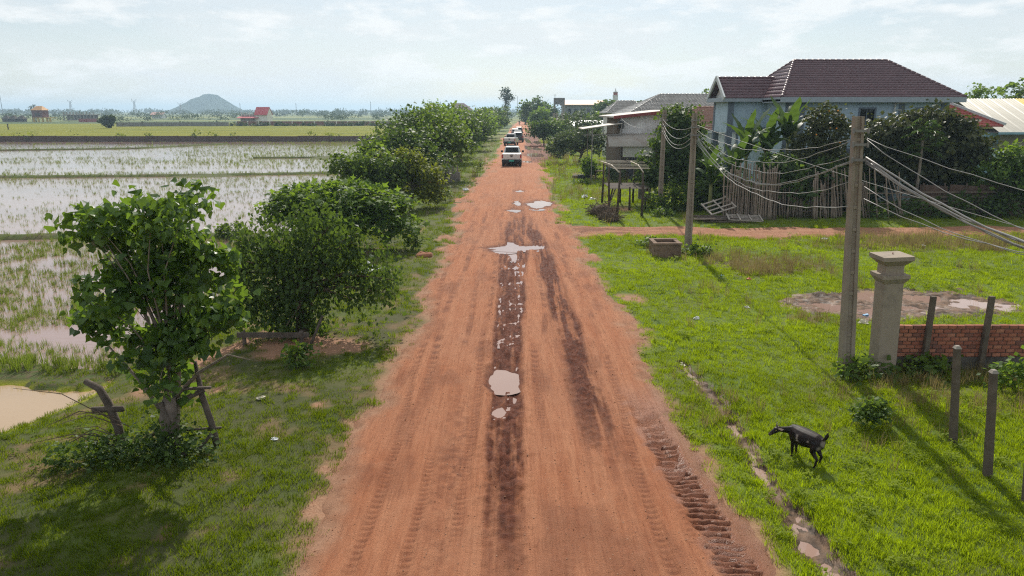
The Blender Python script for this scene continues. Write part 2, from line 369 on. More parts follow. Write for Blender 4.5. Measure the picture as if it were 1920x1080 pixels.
def road_surf(x, y):
    w1 = interp(y, RUT1W); d1 = np.abs(x-interp(y, RUT1)+(fbm(x*0, y*.8, 3, 81)-.5)*.12)
    r1 = sstep(w1*1.15, w1*.7, d1)*interp(y, [(0,.25),(7.6,.3),(8.6,.7),(10,1),(28,1),(34,.7),(40,.25),(60,.15),(70,0)])
    d2 = np.abs(x-interp(y, RUT2)); r2 = sstep(.46, .16, d2+(fbm(x*3, y*.5, 3, 82)-.5)*.25)*interp(y, [(0,.0),(9.5,.1),(12,.6),(15,.9),(27,1),(33,.8),(38,.2),(45,0)])
    dl = x-interp(y, LUG); lug = sstep(.26, .19, np.abs(dl)+(fbm(x*0, y*9, 2, 92)-.5)*.16)*interp(y, [(0,1),(11,1),(12.3,.55),(13.4,0)])
    churn = sstep(.8, 1.6, x-interp(y, [(70,1.6),(90,.6),(140,1.6),(200,2.5),(300,5)]))*sstep(72, 86, y)*sstep(300, 200, y)
    br = sstep(.42, .1, np.abs(x+.95+(fbm(x*0, y*.6, 3, 83)-.5)*.25))*interp(y, [(0,.35),(8,.4),(10,.8),(13,.5),(15,.1),(30,.1),(35,.4),(45,.4),(55,0)])
    str1 = fbm(x*5, y*.28, 4, 84); str2 = fbm(x*16, y*.7, 3, 85)
    z = (fbm(x*.8, y*.4, 3, 86)-.5)*.06+(str1-.5)*.05+(str2-.5)*.030
    fine = fbm(x*11, y*11, 3, 87)-.5; med = fbm(x*4.5, y*3.2, 3, 88)-.5
    ridge = np.abs(fbm(x*7, y*.9, 3, 89)-.5)
    z = z-r1*(.085-.26*np.abs(med)-.10*fine*sstep(22, 12, y)-.30*ridge)
    z = z+.055*np.exp(-((d1-w1*1.2)/.11)**2)*interp(y, [(0,0),(8,.2),(11,1),(28,1),(36,0)])*(1+2*fine)
    z = z-r2*(.065-.26*ridge-.16*fine)+.045*np.exp(-((d2-.42)/.1)**2)*interp(y, [(0,0),(11,0),(16,1),(27,1),(34,0)])
    saw = ((y+.10*dl+(fbm(x*.0, y*1.5, 2, 90)-.5)*.10)/.135) % 1.0
    lb = sstep(.25, .5, fbm(x*1.5, y*2.5, 3, 93)); z = z+lug*(-.02-.10*sstep(.0, .10, saw)*sstep(.50, .36, saw)*(.3+.7*lb)*(1+.8*(fbm(x*3, y*7, 2, 91)-.5))+.03*fine)
    z = z-churn*(.08-.55*np.abs(med)-.3*ridge)
    z = z-br*.015
    wet = np.clip(r1*(.48+.85*sstep(.36, .58, fbm(x*9, y*.55, 4, 94))+.9*fine+.6*med)+r2*(.30+1.1*sstep(.36, .56, fbm(x*10, y*.5, 4, 95))+.9*fine)+lug*(.50+.6*sstep(.50, .30, saw)+.5*fine)+churn*(.95+1.8*med)+br*(.35+1.5*fine+.5*med), 0, 1)
    wet = np.maximum(wet, .35*sstep(.62, .78, fbm(x*1.6, y*.5, 4, 97))*sstep(70, 40, y))
    for x0, ph, am, w0, st in ((-2.15,.3,.18,.10,.5),(-1.62,1.9,.22,.11,.6),(-1.25,4.1,.15,.09,.5),(-.62,2.6,.10,.10,.55),(.55,.9,.14,.10,.6),(.86,3.3,.12,.09,.6),(1.95,5.2,.16,.10,.55),(2.2,.5,.2,.11,.6)):
        q = np.abs(x-x0-am*np.sin(y*.16+ph)-.05*np.sin(y*.7+ph*2)); k = sstep(w0, w0*.55, q)*sstep(.38, .58, fbm(x*.6+x0, y*.22, 3, int(x0*40)+160))*sstep(60, 35, y)
        z = z-k*(.016+.007*np.sin(y*46+x0*9))+.014*np.exp(-((q-w0*1.25)/.035)**2)*(k*0+sstep(60, 35, y))*sstep(.38, .58, fbm(x*.6+x0, y*.22, 3, int(x0*40)+160)); wet = np.maximum(wet, k*st*(.55+.45*np.sin(y*46+x0*9)+fine))
    wet = np.clip(wet, 0, 1); pd = np.zeros_like(z)
    for p in PUD:
        if p[3]*2+p[1] < y.min(): continue
        b = blob(x, y, p); wet = np.maximum(wet, .9*sstep(1.7, 1.05, b)); pd = np.maximum(pd, sstep(1.05, .9, b))
    return z, wet, pd
def pud_level(p): return float(zg(p[0], p[1]))*.6-.012
def road():
    xs = np.arange(-3.9, 7.2, .036)
    ys = np.array([-80, -40, -15, -5, 0, 3, 5]+yrows(6, 400, .03, .00042)+[430, 470, 520, 600])
    x0, y, Fc = tensor(xs, ys)
    x = x0+interp(y, [(0,0),(184,0),(290,2),(390,5.3),(600,15)])
    z, wet, pd = road_surf(x-interp(y, [(0,0),(184,0),(290,2),(390,5.3),(600,15)]), y); e = road_e(x, y)
    base = zg(np.clip(x, -4, 9), y)*.6
    zz = np.minimum(z, .05)+base+np.clip(e*.22, -.25, .035)
    for p in PUD:
        b = blob(x, y, p); m = sstep(1.6, 1.1, b); zz = zz*(1-m)+(pud_level(p)+.05*(b-1)*min(1, p[2]*1.6+.3))*m
    gloss = sstep(.48, .25, np.abs(x-interp(y, LUG)-.16)+(fbm(x*4, y*4, 3, 96)-.5)*.5)*interp(y, [(0,1),(10.5,1),(12.8,.5),(14,0)])
    keep = (e[Fc].max(1) > -.45)
    keep &= (x[Fc].min(1) < interp(y[Fc].min(1), RIGHT)+1.5)
    edge = sstep(.45, .0, e)
    V, Fc, at = compact(np.stack([x, y, zz], 1), Fc, keep, {'wet': wet, 'edge': edge, 'gloss': gloss})
    me = np_mesh('road', V, Fc, True, at)
    t = NT('laterite')
    s1 = t.noise(1, 5, .6, t.co((5, .25, 1))); s2 = t.noise(1, 4, .6, t.co((22, 1.2, 1))); n = t.noise(2.2, 6, .65); g = t.noise(90, 3, .6); big = t.noise(.22, 4, .5)
    c = t.mix(t.ramp(s1, .33, .67), (.385, .138, .063), (.490, .212, .110))
    c = t.mix(t.ramp(big, .4, .65), c, t.mix(.5, c, (.43, .205, .120)))
    c = t.mix(t.math('MULTIPLY', t.ramp(s2, .48, .68), .5), c, (.27, .088, .041))
    c = t.mix(t.math('MULTIPLY', t.ramp(n, .52, .75), .55), c, (.47, .220, .122))
    c = t.mix(t.math('MULTIPLY', t.ramp(g, .56, .68), .5), c, (.20, .078, .043)); c = t.mix(t.math('MULTIPLY', t.ramp(t.noise(150, 2, .6), .58, .7), .4), c, (.46, .28, .19))
    vo = t.n.new('ShaderNodeTexVoronoi'); vo.inputs['Scale'].default_value = 26; t.L.new(t.co(), vo.inputs['Vector'])
    peb = t.ramp(vo.outputs['Distance'], .10, .17, (1,1,1), (0,0,0)); sp = t.math('MULTIPLY', peb, t.ramp(t.noise(9, 3, .6), .5, .62))
    c = t.mix(t.math('MULTIPLY', sp, .6), c, (.42, .30, .23))
    c = t.mix(t.math('MULTIPLY', t.attr('edge'), .7), c, t.mix(t.ramp(n, .4, .6), (.40, .25, .165), (.26, .14, .085)))
    w = t.attr('wet'); wc = t.mix(t.ramp(t.noise(6, 5, .65), .35, .68), (.080, .024, .014), (.200, .070, .040))
    c = t.mix(w, c, wc)
    gl = t.attr('gloss'); c = t.mix(t.math('MULTIPLY', t.math('MULTIPLY', gl, t.math('SUBTRACT', 1, w)), .5), c, (.25, .098, .058))
    ro = t.mix(w, (.93,.93,.93), t.ramp(t.noise(8, 4, .6), .35, .65, (.60,.60,.60), (.95,.95,.95)))
    t.set(col=c, rough=t.mix(gl, ro, (.34,.34,.34)), spec=t.math('ADD', t.math('SUBTRACT', .2, t.math('MULTIPLY', w, .08)), t.math('MULTIPLY', gl, .16)))
    t.bump(t.math('ADD', t.math('ADD', g, t.math('MULTIPLY', n, 1.2)), t.math('MULTIPLY', s2, 1.6)), .9, .045)
    tag(link('road', me, t.m), kind='structure')
    # side lane joining from the right
    xs = np.concatenate([np.arange(2.3, 16, .09), np.arange(16, 60, .3)]); ys = np.arange(29.6, 38.5, .09)
    x, y, Fc = tensor(xs, ys); se = side_e(x, y)
    dl = y-(33+np.where(x > 18, (x-18)*.06, 0))
    z = zg(x, y)*.6+np.clip(se*.2, -.15, .025)+(fbm(x*.5, y*4, 3, 101)-.5)*.07-.03*(np.exp(-((dl-.55)/.2)**2)+np.exp(-((dl+.55)/.2)**2))
    z = z-.09*sstep(.9, -.1, x-2.8)
    wet = np.clip(sstep(.5, .75, fbm(x*.8, y*3, 3, 102))*.6*sstep(12, 4, x), 0, 1)
    V, Fc, at = compact(np.stack([x, y, z], 1), Fc, se[Fc].max(1) > -.35, {'wet': wet, 'edge': np.full(len(x), .65), 'gloss': np.zeros(len(x))})
    tag(link('side_road', np_mesh('side_road', V, Fc, True, at), t.m), kind='structure')
road()

# ------------------------------------------------------------------ water
def water_mat(name, col, rough, bs, bstr, bdist=.02, stretch=(1,1,1), spec=.6):
    t = NT(name)
    n = t.noise(bs, 4, .6, t.co(stretch)); n0 = t.noise(.12, 3, .5)
    t.set(col=t.mix(t.ramp(n0, .4, .6), col, tuple(c*.8 for c in col)), rough=rough, spec=spec, ior=1.33)
    t.bump(n, bstr, bdist); return t.m
W_PUD = water_mat('puddle_water', (.36, .235, .19), .04, 3, .04, spec=1.0)
W_PAD = water_mat('paddy_water', (.29, .19, .16), .05, 1.6, .30, .04, (1, 2.6, 1), spec=1.0)
W_POND = water_mat('silty_water', (.36, .25, .145), .05, 1.4, .12, .02, (1, 2, 1), .9)
def sheet(name, mat_, x0, x1, y0, y1, z, kind='structure', n=1):
    xs = np.linspace(x0, x1, n+1); ys = np.linspace(y0, y1, n+1); x, y, Fc = tensor(xs, ys)
    return tag(link(name, np_mesh(name, np.stack([x, y, np.full(len(x), z)], 1), Fc), mat_), kind=kind)
def blob_sheet(name, mat_, cx, cy, rx, ry, z):
    me = np_mesh(name, [(cx+rx*math.cos(a), cy+ry*math.sin(a), z) for a in np.linspace(0, 2*math.pi, 25)[:-1]], [list(range(24))])
    return tag(link(name, me, mat_), kind='structure')
for (cx, cy, rx, ry, dp) in PUD:
    if rx < .1: continue
    e = min(1.3, 1.12+.1/rx)
    blob_sheet('puddle', W_PUD, cx, cy, rx*1.55, ry*1.55, pud_level((cx, cy)))
# standing water in the churned wheel rut
for y0, y1, dz in ((16.2, 19, .0), (19, 22, .0), (22, 24.6, .0), (24.6, 27, .0), (12.1, 13.4, -.004)):
    xs = np.linspace(-.38, .32, 24); ys = np.linspace(y0, y1, 30); X, Y = np.meshgrid(xs, ys)
    z, _, _ = road_surf(X.ravel(), Y.ravel()); z = np.minimum(z, .05)+zg(X.ravel(), Y.ravel())*.6+.035
    c = float(interp((y0+y1)/2, RUT1)); w = float(interp((y0+y1)/2, RUT1W))
    sheet('puddle', W_PUD, c-w*.95, c+w*.95, y0, y1, float(np.percentile(z, 13))+dz)
sheet('paddy_water', W_PAD, -420, -6.5, 14.9, 142.6, WATER_Z)
sheet('pond_water', W_POND, -30, -6.5, -20, 14.88, WATER_Z)
def mudbed(name, fn, x0, x1, y0, y1, res, amp, seed):
    x, y, Fc = tensor(np.arange(x0, x1, res), np.arange(y0, y1, res)); d = fn(x, y)
    nz = fbm(x*2.6, y*2.6, 4, seed)-.5; nz2 = fbm(x*9, y*9, 3, seed+9)-.5
    z = zg(x, y)+.012-.035*sstep(-.02, .12, d)+amp*(nz*1.0+nz2*.45)*sstep(.1, -.1, d)
    keep = d[Fc].min(1) < .14; lvl = z[d < -.04]
    V, Fc, at = compact(np.stack([x, y, z], 1), Fc, keep, {'h': nz+nz2*.5})
    if 'wet_mud' not in MATS:
        t = NT('wet_mud'); c = t.mix(t.ramp(t.math('ADD', t.attr('h'), .5), .38, .62), (.055, .034, .022), (.17, .105, .068)); c = t.mix(t.ramp(t.noise(5, 5, .7), .5, .66), c, (.035, .024, .016)); t.set(col=c, rough=t.ramp(t.noise(3, 4, .6), .4, .6, (.5,.5,.5), (.9,.9,.9)), spec=.2); t.bump(t.noise(30, 4, .7), .6, .03); MATS['wet_mud'] = t.m
    tag(link(name, np_mesh(name, V, Fc, True, at), MATS['wet_mud']), kind='structure'); return lvl
def trickle():
    xs = np.arange(3.5, 5.6, .03); V = []; Fc = []
    P = [Vector((p.x, p.y, 0)) for p in TRICKLE]
    for i, p in enumerate(P):
        d = (P[min(i+1, len(P)-1)]-P[max(i-1, 0)]).normalized(); nrm = Vector((-d.y, d.x, 0)); w = TW[i]*1.15
        X = np.linspace(p.x-w*.6, p.x+w*.6, 15); Z = zg(X, np.full(15, p.y)); z = float(np.mean(Z))+.004
        V += [tuple(p+nrm*w+Vector((0,0,z))), tuple(p-nrm*w+Vector((0,0,z)))]
        if i: Fc.append((2*i-2, 2*i-1, 2*i+1, 2*i))
    tag(link('drain_water', np_mesh('drain_water', V, Fc), W_PUD), kind='structure')
mudbed('drain_bed', trickle_d, 2.9, 6.4, 4.6, 16.4, .04, .045, 501)
trickle()
def mudwater():
    z = mudbed('mud_hollow', mud_d, 7, 15.6, 17.6, 23.4, .05, .14, 511)
    sheet('puddle', W_PUD, 7.6, 15.0, 18.4, 22.8, float(np.percentile(z, 36)))
mudwater()
def dikes():
    for pts, w in DIKES:
        V = []; Fc = []; P = [Vector((a, b, 0)) for a, b in pts]; L = []; n = 0
        for a, b in zip(P, P[1:]):
            m = max(8, int((b-a).length/.6)); L += [a.lerp(b, k/m) for k in range(m)]
        L.append(P[-1]); prof = [(-1.5,-.7),(-.9,-.36),(-.45,-.20),(0,-.16),(.45,-.20),(.9,-.36),(1.5,-.7)]
        for i, p in enumerate(L):
            d = (L[min(i+1, len(L)-1)]-L[max(i-1, 0)]).normalized(); nr = Vector((-d.y, d.x, 0)); wob = (float(fbm(p.x*.3, p.y*.3, 3, 6))-.5)*.8
            for q, z in prof: V.append(tuple(p+nr*(q*w*1.15+wob*w)+Vector((0, 0, z+(float(vnoise(p.x*2, q*3+p.y, 7))-.5)*.10))))
            if i: Fc += [((i-1)*7+j, (i-1)*7+j+1, i*7+j+1, i*7+j) for j in range(6)]
        tag(link('paddy_dike', np_mesh('paddy_dike', V, Fc, True), mat('dike_turf', (.075,.095,.025), 1, .35, 2, .6, 12, dirt=(.10,.075,.045), dscale=1.2)), kind='structure')
dikes()
# ------------------------------------------------------------------ grass and rice seedlings (nobody could count them)
def blades(rng, n, h, w, spread, lean, seg=2):
    V = []; Fc = []
    for i in range(n):
        a = rng.uniform(0, 2*math.pi); r = spread*math.sqrt(rng.random()); bx, by = r*math.cos(a), r*math.sin(a)
        hh = h*rng.uniform(.55, 1.15); da = a+rng.normal()*.6; ln = lean*rng.uniform(.3, 1.3)*hh
        fa = rng.uniform(0, math.pi); wx, wy = math.cos(fa)*w/2, math.sin(fa)*w/2
        b = len(V); mx, my = bx+math.cos(da)*ln*.35, by+math.sin(da)*ln*.35
        V += [(bx-wx, by-wy, -.02), (bx+wx, by+wy, -.02), (mx+wx*.75, my+wy*.75, hh*.62), (mx-wx*.75, my-wy*.75, hh*.62), (bx+math.cos(da)*ln, by+math.sin(da)*ln, hh)]
        Fc += [(b, b+1, b+2), (b, b+2, b+3), (b+3, b+2, b+4)]
    return np_mesh('blades', V, Fc)
def weed_mesh(rng, n, h, ls):
    V = []; Fc = []
    for i in range(n):
        a = rng.uniform(0, 2*math.pi); r = h*.8*math.sqrt(rng.random()); z = h*rng.uniform(.3, 1); c = np.array([r*math.cos(a), r*math.sin(a), z])
        ax = np.array([math.cos(a), math.sin(a), rng.uniform(-.3, .5)]); ax /= np.linalg.norm(ax); sd_ = np.array([-math.sin(a), math.cos(a), rng.normal()*.3]); s = ls*rng.uniform(.6, 1.2)
        b = len(V); V += [c-ax*s*.5, c+sd_*s*.32, c+ax*s*.55, c-sd_*s*.32]; Fc += [(b, b+1, b+2), (b, b+2, b+3)]
    return np_mesh('weed', V, Fc)
def instancer(name, P, rz, scl, rnd, proto, label, cat):
    me = bpy.data.meshes.new(name); n = len(P)
    me.vertices.add(n); me.vertices.foreach_set('co', np.asarray(P, np.float32).ravel())
    for an, av in (('rz', rz), ('scl', scl), ('rnd', rnd)):
        a = me.attributes.new(an, 'FLOAT', 'POINT'); a.data.foreach_set('value', np.asarray(av, np.float32))
    o = bpy.data.objects.new(name, me); COL.objects.link(o)
    g = bpy.data.node_groups.new(name+'_scatter', 'GeometryNodeTree')
    g.interface.new_socket('Geometry', in_out='INPUT', socket_type='NodeSocketGeometry'); g.interface.new_socket('Geometry', in_out='OUTPUT', socket_type='NodeSocketGeometry')
    N = g.nodes; i = N.new('NodeGroupInput'); out = N.new('NodeGroupOutput'); io = N.new('GeometryNodeInstanceOnPoints'); oi = N.new('GeometryNodeObjectInfo')
    oi.inputs['Object'].default_value = proto; oi.inputs['As Instance'].default_value = True
    def na(nm):
        q = N.new('GeometryNodeInputNamedAttribute'); q.data_type = 'FLOAT'; q.inputs['Name'].default_value = nm; return q.outputs['Attribute']
    cx = N.new('ShaderNodeCombineXYZ'); g.links.new(na('rz'), cx.inputs['Z'])
    g.links.new(i.outputs[0], io.inputs['Points']); g.links.new(oi.outputs['Geometry'], io.inputs['Instance']); g.links.new(cx.outputs[0], io.inputs['Rotation']); g.links.new(na('scl'), io.inputs['Scale'])
    g.links.new(io.outputs[0], out.inputs[0])
    m = o.modifiers.new('scatter', 'NODES'); m.node_group = g
    return tag(o, label, cat, kind='stuff')
def proto(name, me, m):
    me.materials.append(m); return bpy.data.objects.new(name, me)
GR = np.random.default_rng(11)
M_GRASS = leaf_mat('grass_blade', (.062, .115, .007), (.235, .290, .012), (.46, .60, .010), .6, .12, .5, True, .32)
M_DRYG = leaf_mat('dry_grass_blade', (.10, .085, .035), (.24, .19, .085), (.34, .26, .10), .6, .2, .4, True)
M_RICE = leaf_mat('rice_seedling', (.085, .090, .030), (.15, .215, .028), (.26, .35, .03), .5, .3, .45, True)
PR_SHORT = proto('grass_tuft', blades(GR, 18, .055, .009, .075, .8), M_GRASS)
PR_LUSH = proto('grass_tuft', blades(GR, 18, .14, .010, .08, .65), M_GRASS)
PR_DRY = proto('dry_grass_tuft', blades(GR, 14, .36, .008, .10, .45), M_DRYG)
PR_RICE = proto('rice_tuft', blades(GR, 9, .26, .012, .05, .5), M_RICE)
PR_WEED = proto('weed', weed_mesh(GR, 26, .16, .07), M_GRASS)

def scatter():
    pts = []
    for y0, y1, den, xl, xr in ((4.5,9,230,-10.5,9.5),(9,13,190,-10.5,11.5),(13,18,120,-10.5,15),(18,25,65,-11,20),(25,34,36,-12,27),(34,50,13,-13,34),(50,80,5.0,-14,40),(80,140,1.6,-17,50)):
        n = int((xr-xl)*(y1-y0)*den); pts.append(np.stack([GR.uniform(xl, xr, n), GR.uniform(y0, y1, n)], 1))
    P = np.concatenate(pts); x, y = P[:,0], P[:,1]
    e = road_e(x, y); se = side_e(x, y); ok = (e < .03+GR.normal(size=len(x))*.06) & (se < .05+GR.normal(size=len(x))*.15)
    ok &= trickle_d(x, y) > GR.normal(size=len(x))*.03
    ok &= mud_d(x, y) > GR.normal(size=len(x))*.07
    ok &= GR.random(len(x)) > .93*np.clip(bare_m(x, y), 0, 1)
    ok &= np.where(x < -2, GR.random(len(x)) < .35+.35*sstep(.62, .38, fbm(x*.9, y*.9, 4, 73)), True)
    z = zg(x, y); ok &= z > WATER_Z-.02
    x, y, z = x[ok], y[ok], z[ok]; n = len(x)
    patch = fbm(x*.45, y*.45, 4, 201); fine = fbm(x*1.6, y*1.6, 3, 202)
    left = x < -2
    lushm = sstep(.50, .66, fine)*.8+.3*sstep(.5, .2, trickle_d(x, y))
    lushm = np.where(left, lushm*.5, lushm)
    drym = np.clip(dry_zone(x, y)*1.1+.12*sstep(.6, .75, fbm(x*.5, y*.5, 4, 203))+.25*(y > 45), 0, 1)
    dry = (GR.random(n) < drym*.34*np.where(left, .35, 1)); lush = (~dry) & (GR.random(n) < lushm*.40); short = ~dry & ~lush
    weed = short & (GR.random(n) < .05*sstep(.45, .65, patch)); short &= ~weed
    fs = 1+np.clip((y-16)/26, 0, 2.6)
    rnd = np.clip(.15+.70*patch+.35*(fine-.5)+GR.normal(size=n)*.08, 0, 1); rnd = np.where(left, rnd*.44-.04, np.clip(rnd*1.05+.10, 0, 1))
    rz = GR.uniform(0, 6.28, n); Pz = np.stack([x, y, z], 1)
    for nm, m, pr, lo, hi, lab, cat in (('grass', short, PR_SHORT, .6, 1.25, 'short bright green grass covering both verges', 'grass'), ('lush_grass', lush, PR_LUSH, .55, 1.1, 'taller lush green grass tufts on the verges', 'grass'),
                            ('dry_grass', dry, PR_DRY, .5, 1.1, 'thin brownish seeding grass standing among the green', 'grass'), ('ground_weeds', weed, PR_WEED, .4, 1.0, 'small broad leaved weeds among the grass', 'weeds')):
        instancer(nm, Pz[m], rz[m], GR.uniform(lo, hi, m.sum())*fs[m], rnd[m], pr, lab, cat)
    # seedlings in the flooded paddies
    pts = []
    for y0, y1, den, xl, xr in ((14.5,22,60,-24,-8.4),(22,33,34,-34,-9),(33,66,9.0,-62,-10),(66,100,5,-95,-12),(100,142,4,-135,-14)):
        n = int((xr-xl)*(y1-y0)*den); pts.append(np.stack([GR.uniform(xl, xr, n), GR.uniform(y0, y1, n)], 1))
    P = np.concatenate(pts); x, y = P[:,0], P[:,1]; z = zg(x, y); sh = interp(y, SHORE)
    dens = sstep(.40, .66, fbm(x*.30, y*.22, 4, 210))*.55+.06
    dens = np.where(y < 33, .07+.93*sstep(.30, .52, fbm(x*.35, y*.5, 4, 211))*sstep(.30, .54, fbm(x*.8, y*1.6, 3, 216)), dens)
    dens = np.where((y > 33) & (y < 66), .03+.65*sstep(.46, .64, .5*fbm(x*.08, y*.35, 4, 212)+.5*fbm(x*.5, y*1.2, 3, 218)+.20*sstep(-36, -12, x)), dens)
    dens = np.where(y > 66, .03+.80*sstep(.50, .68, .6*fbm(x*.035, y*.25, 4, 213)+.4*fbm(x*.3, y*.9, 3, 219)+.34*sstep(-60, -18, x)*sstep(74, 100, y)+.2*sstep(76, 68, y)), dens)
    dike = (z > WATER_Z+.01) | (np.minimum.reduce([seg_d(x, y, p_)-w_*.8 for p_, w_ in DIKES]) < 0); z = np.where(dike, np.maximum(z, -.22), z)
    dens = np.where(dike, 1.0, dens)
    dens = dens*np.where((np.hypot((x+11.4)/1.7, (y-18.4)/1.0) < 1+.5*(fbm(x, y, 3, 214)-.5)), .02, 1)      # the open pool
    dens = dens*np.where((y < 15.15+(fbm(x, y, 3, 215)-.5)*.8), .0, 1)
    ok = (GR.random(len(x)) < dens) & (x < sh+.25)
    x, y, z = x[ok], y[ok], z[ok]; n = len(x)
    rnd = np.clip(fbm(x*.3, y*.3, 3, 217)*.9+GR.normal(size=n)*.15, 0, 1)
    instancer('rice_seedlings', np.stack([x, y, np.maximum(z, WATER_Z-.08)], 1), GR.uniform(0, 6.28, n), GR.uniform(.4, 1.05, n)*(1+np.clip((y-30)/90, 0, .6)+.40*(y < 33)), rnd, PR_RICE, 'thin green rice seedlings standing in the flooded paddies', 'rice')
scatter()
def gravel():
    n = 11000; y = 6+40*GR.random(n)**2.2; x = GR.uniform(-3.2, 3.4, n); e = road_e(x, y); k = (e > -.35) & (GR.random(n) < .25+.75*sstep(.45, .65, fbm(x*1.3, y*.4, 3, 221))+.6*(e < .35)); x, y = x[k], y[k]
    zr, wt, pd = road_surf(x, y); z = np.minimum(zr, .05)+zg(np.clip(x, -4, 9), y)*.6+np.clip(road_e(x, y)*.22, -.25, .035); z = np.where(road_e(x, y) < .02, zg(x, y), z); k = pd < .3; x, y, z = x[k], y[k], z[k]; n = len(x)
    m = MB().ball((0,0,0), 1, 6, 4); m.v = [(a*(1+.2*GR.normal()), b*(1+.2*GR.normal()), c*.7*(1+.2*GR.normal())) for a, b, c in m.v]; me = m.mesh('clod')
    t = NT('laterite_clod'); r = t.attr('rnd', 'INSTANCER'); t.set(col=t.ramp(r, .1, .9, (.23,.10,.055), (.44,.26,.17)), rough=.95, spec=.15)
    instancer('road_gravel', np.stack([x, y, z+.002], 1), GR.uniform(0, 6.28, n), .003+.010*GR.random(n)**4+.00018*y, GR.random(n), proto('clod', me, t.m), 'loose laterite crumbs and stones over the road surface', 'gravel')
gravel()
# ------------------------------------------------------------------ trees and plants
TR = np.random.default_rng(29)
def unit(v): return v/np.maximum(np.linalg.norm(v, axis=-1, keepdims=True), 1e-6)
SHAPES = {'diamond': ([(0,0,0),(.45,.5,.08),(1,0,-.06),(.45,-.5,.08)], [(0,1,2),(0,2,3)]),
          'heart': ([(0,0,0),(.10,.40,.06),(.42,.44,.07),(.74,.17,-.02),(1.05,0,-.16),(.74,-.17,-.02),(.42,-.44,.07),(.10,-.40,.06)], [(0,1,2),(0,2,3),(0,3,4),(0,4,5),(0,5,6),(0,6,7)]),
          'spray': ([(0,0,0),(.25,.14,.02),(.5,.5,-.04),(.6,.12,0),(1,0,-.12),(.6,-.12,0),(.5,-.5,-.04),(.25,-.14,.02)], [(0,1,7),(1,2,3),(1,3,7),(3,4,5),(3,5,7),(5,6,7)])}
def leaf_arrays(C, ax, nr, Ls, Ws, shape):
    sv, sf = SHAPES[shape]; sv = np.array(sv); sf = np.array(sf); n = len(C)
    ax = unit(ax); sd_ = unit(np.cross(nr, ax)); nr = np.cross(ax, sd_)
    V = C[:,None]+ax[:,None]*(sv[None,:,0:1]*Ls[:,None,None])+sd_[:,None]*(sv[None,:,1:2]*Ws[:,None,None])+nr[:,None]*(sv[None,:,2:3]*Ls[:,None,None])
    Fc = sf[None]+np.arange(n)[:,None,None]*len(sv)
    return V.reshape(-1, 3), Fc.reshape(-1, 3), len(sv)
def crown(blobs, nclump, per, L, cr, shape='diamond', droop=.2, flat=.7, hollow=.55, rng=TR, wr=.5, up=.9, bottom=-.6, L_var=.35):
    bl = np.array(blobs, float); wgt = (bl[:,3]*bl[:,4]*bl[:,5])**(2/3); pick = rng.choice(len(bl), nclump, p=wgt/wgt.sum())
    d = unit(rng.normal(size=(nclump*4, 3))); d = d[d[:,2] > bottom][:nclump]
    rad = hollow+(1-hollow)*rng.random(len(d))**.6
    pick = pick[:len(d)]
    cc = bl[pick,:3]+d*bl[pick,3:6]*rad[:,None]
    k = rng.poisson(per, len(d)).clip(2); idx = np.repeat(np.arange(len(d)), k); n = len(idx)
    off = rng.normal(size=(n, 3))*cr*rng.uniform(.55, 1.25, len(d))[idx][:,None]*np.array([1, 1, flat])
    C = cc[idx]+off; out = unit(off*.8+d[idx]*cr*.8)
    ax = out*.8+rng.normal(size=(n, 3))*.45+np.array([0, 0, -droop])
    nr = np.array([0, 0, up])+rng.normal(size=(n, 3))*.55+d[idx]*.25
    Ls = L*(1+L_var*rng.normal(size=n)).clip(.45, 1.7); Ws = Ls*wr*2*.5/.5
    V, Fc, k8 = leaf_arrays(C, ax, nr, Ls, Ws, shape)
    r = np.clip(.45+.22*rng.normal(size=len(d))[idx]+.16*rng.normal(size=n), 0, 1)
    return V, Fc, np.repeat(r, k8), cc
def limbs(mb, top, cc, r0, n, rng=TR, z0=None):
    sel = rng.choice(len(cc), min(n, len(cc)), replace=False)
    for i in sel:
        q = Vector(cc[i]); p = Vector(top)+Vector((0, 0, rng.uniform(-.35, .05)*abs(top[2])))
        m = p.lerp(q, .5)+Vector((rng.normal()*.08, rng.normal()*.08, .12*(q-p).length))
        mb.tube([p, p.lerp(m, .6), m, q], [r0, r0*.7, r0*.5, r0*.15], 5, cap=False)
BARK = mat('bark', (.115, .085, .062), .95, .35, 8, .7, 25)
BARKP = mat('pale_bark', (.22, .185, .15), .95, .3, 8, .6, 25)
LM = {}
def lm(k):
    P = {'peepal': ((.034,.080,.014),(.085,.160,.022),(.26,.42,.035),.38,.35,.36), 'dark': ((.026,.055,.014),(.072,.122,.024),(.19,.30,.03),.55,.22,.34),
         'mid': ((.040,.080,.016),(.105,.165,.028),(.27,.40,.035),.55,.22,.38), 'yellow': ((.06,.09,.014),(.15,.175,.024),(.34,.40,.03),.6,.2,.42),
         'fresh': ((.045,.095,.016),(.110,.180,.026),(.30,.46,.035),.6,.2,.42), 'grey': ((.045,.070,.030),(.105,.135,.060),(.18,.25,.07),.6,.2,.3),
         'brownish': ((.026,.040,.012),(.085,.092,.026),(.16,.19,.03),.5,.28,.28), 'banana': ((.026,.060,.013),(.062,.112,.022),(.13,.22,.026),.45,.3,.42),
         'far': ((.030,.055,.018),(.062,.095,.028),(.10,.15,.03),.7,.15,.25)}[k]
    return leaf_mat('foliage_'+k, P[0], P[1], P[2], P[3], P[4], P[5])
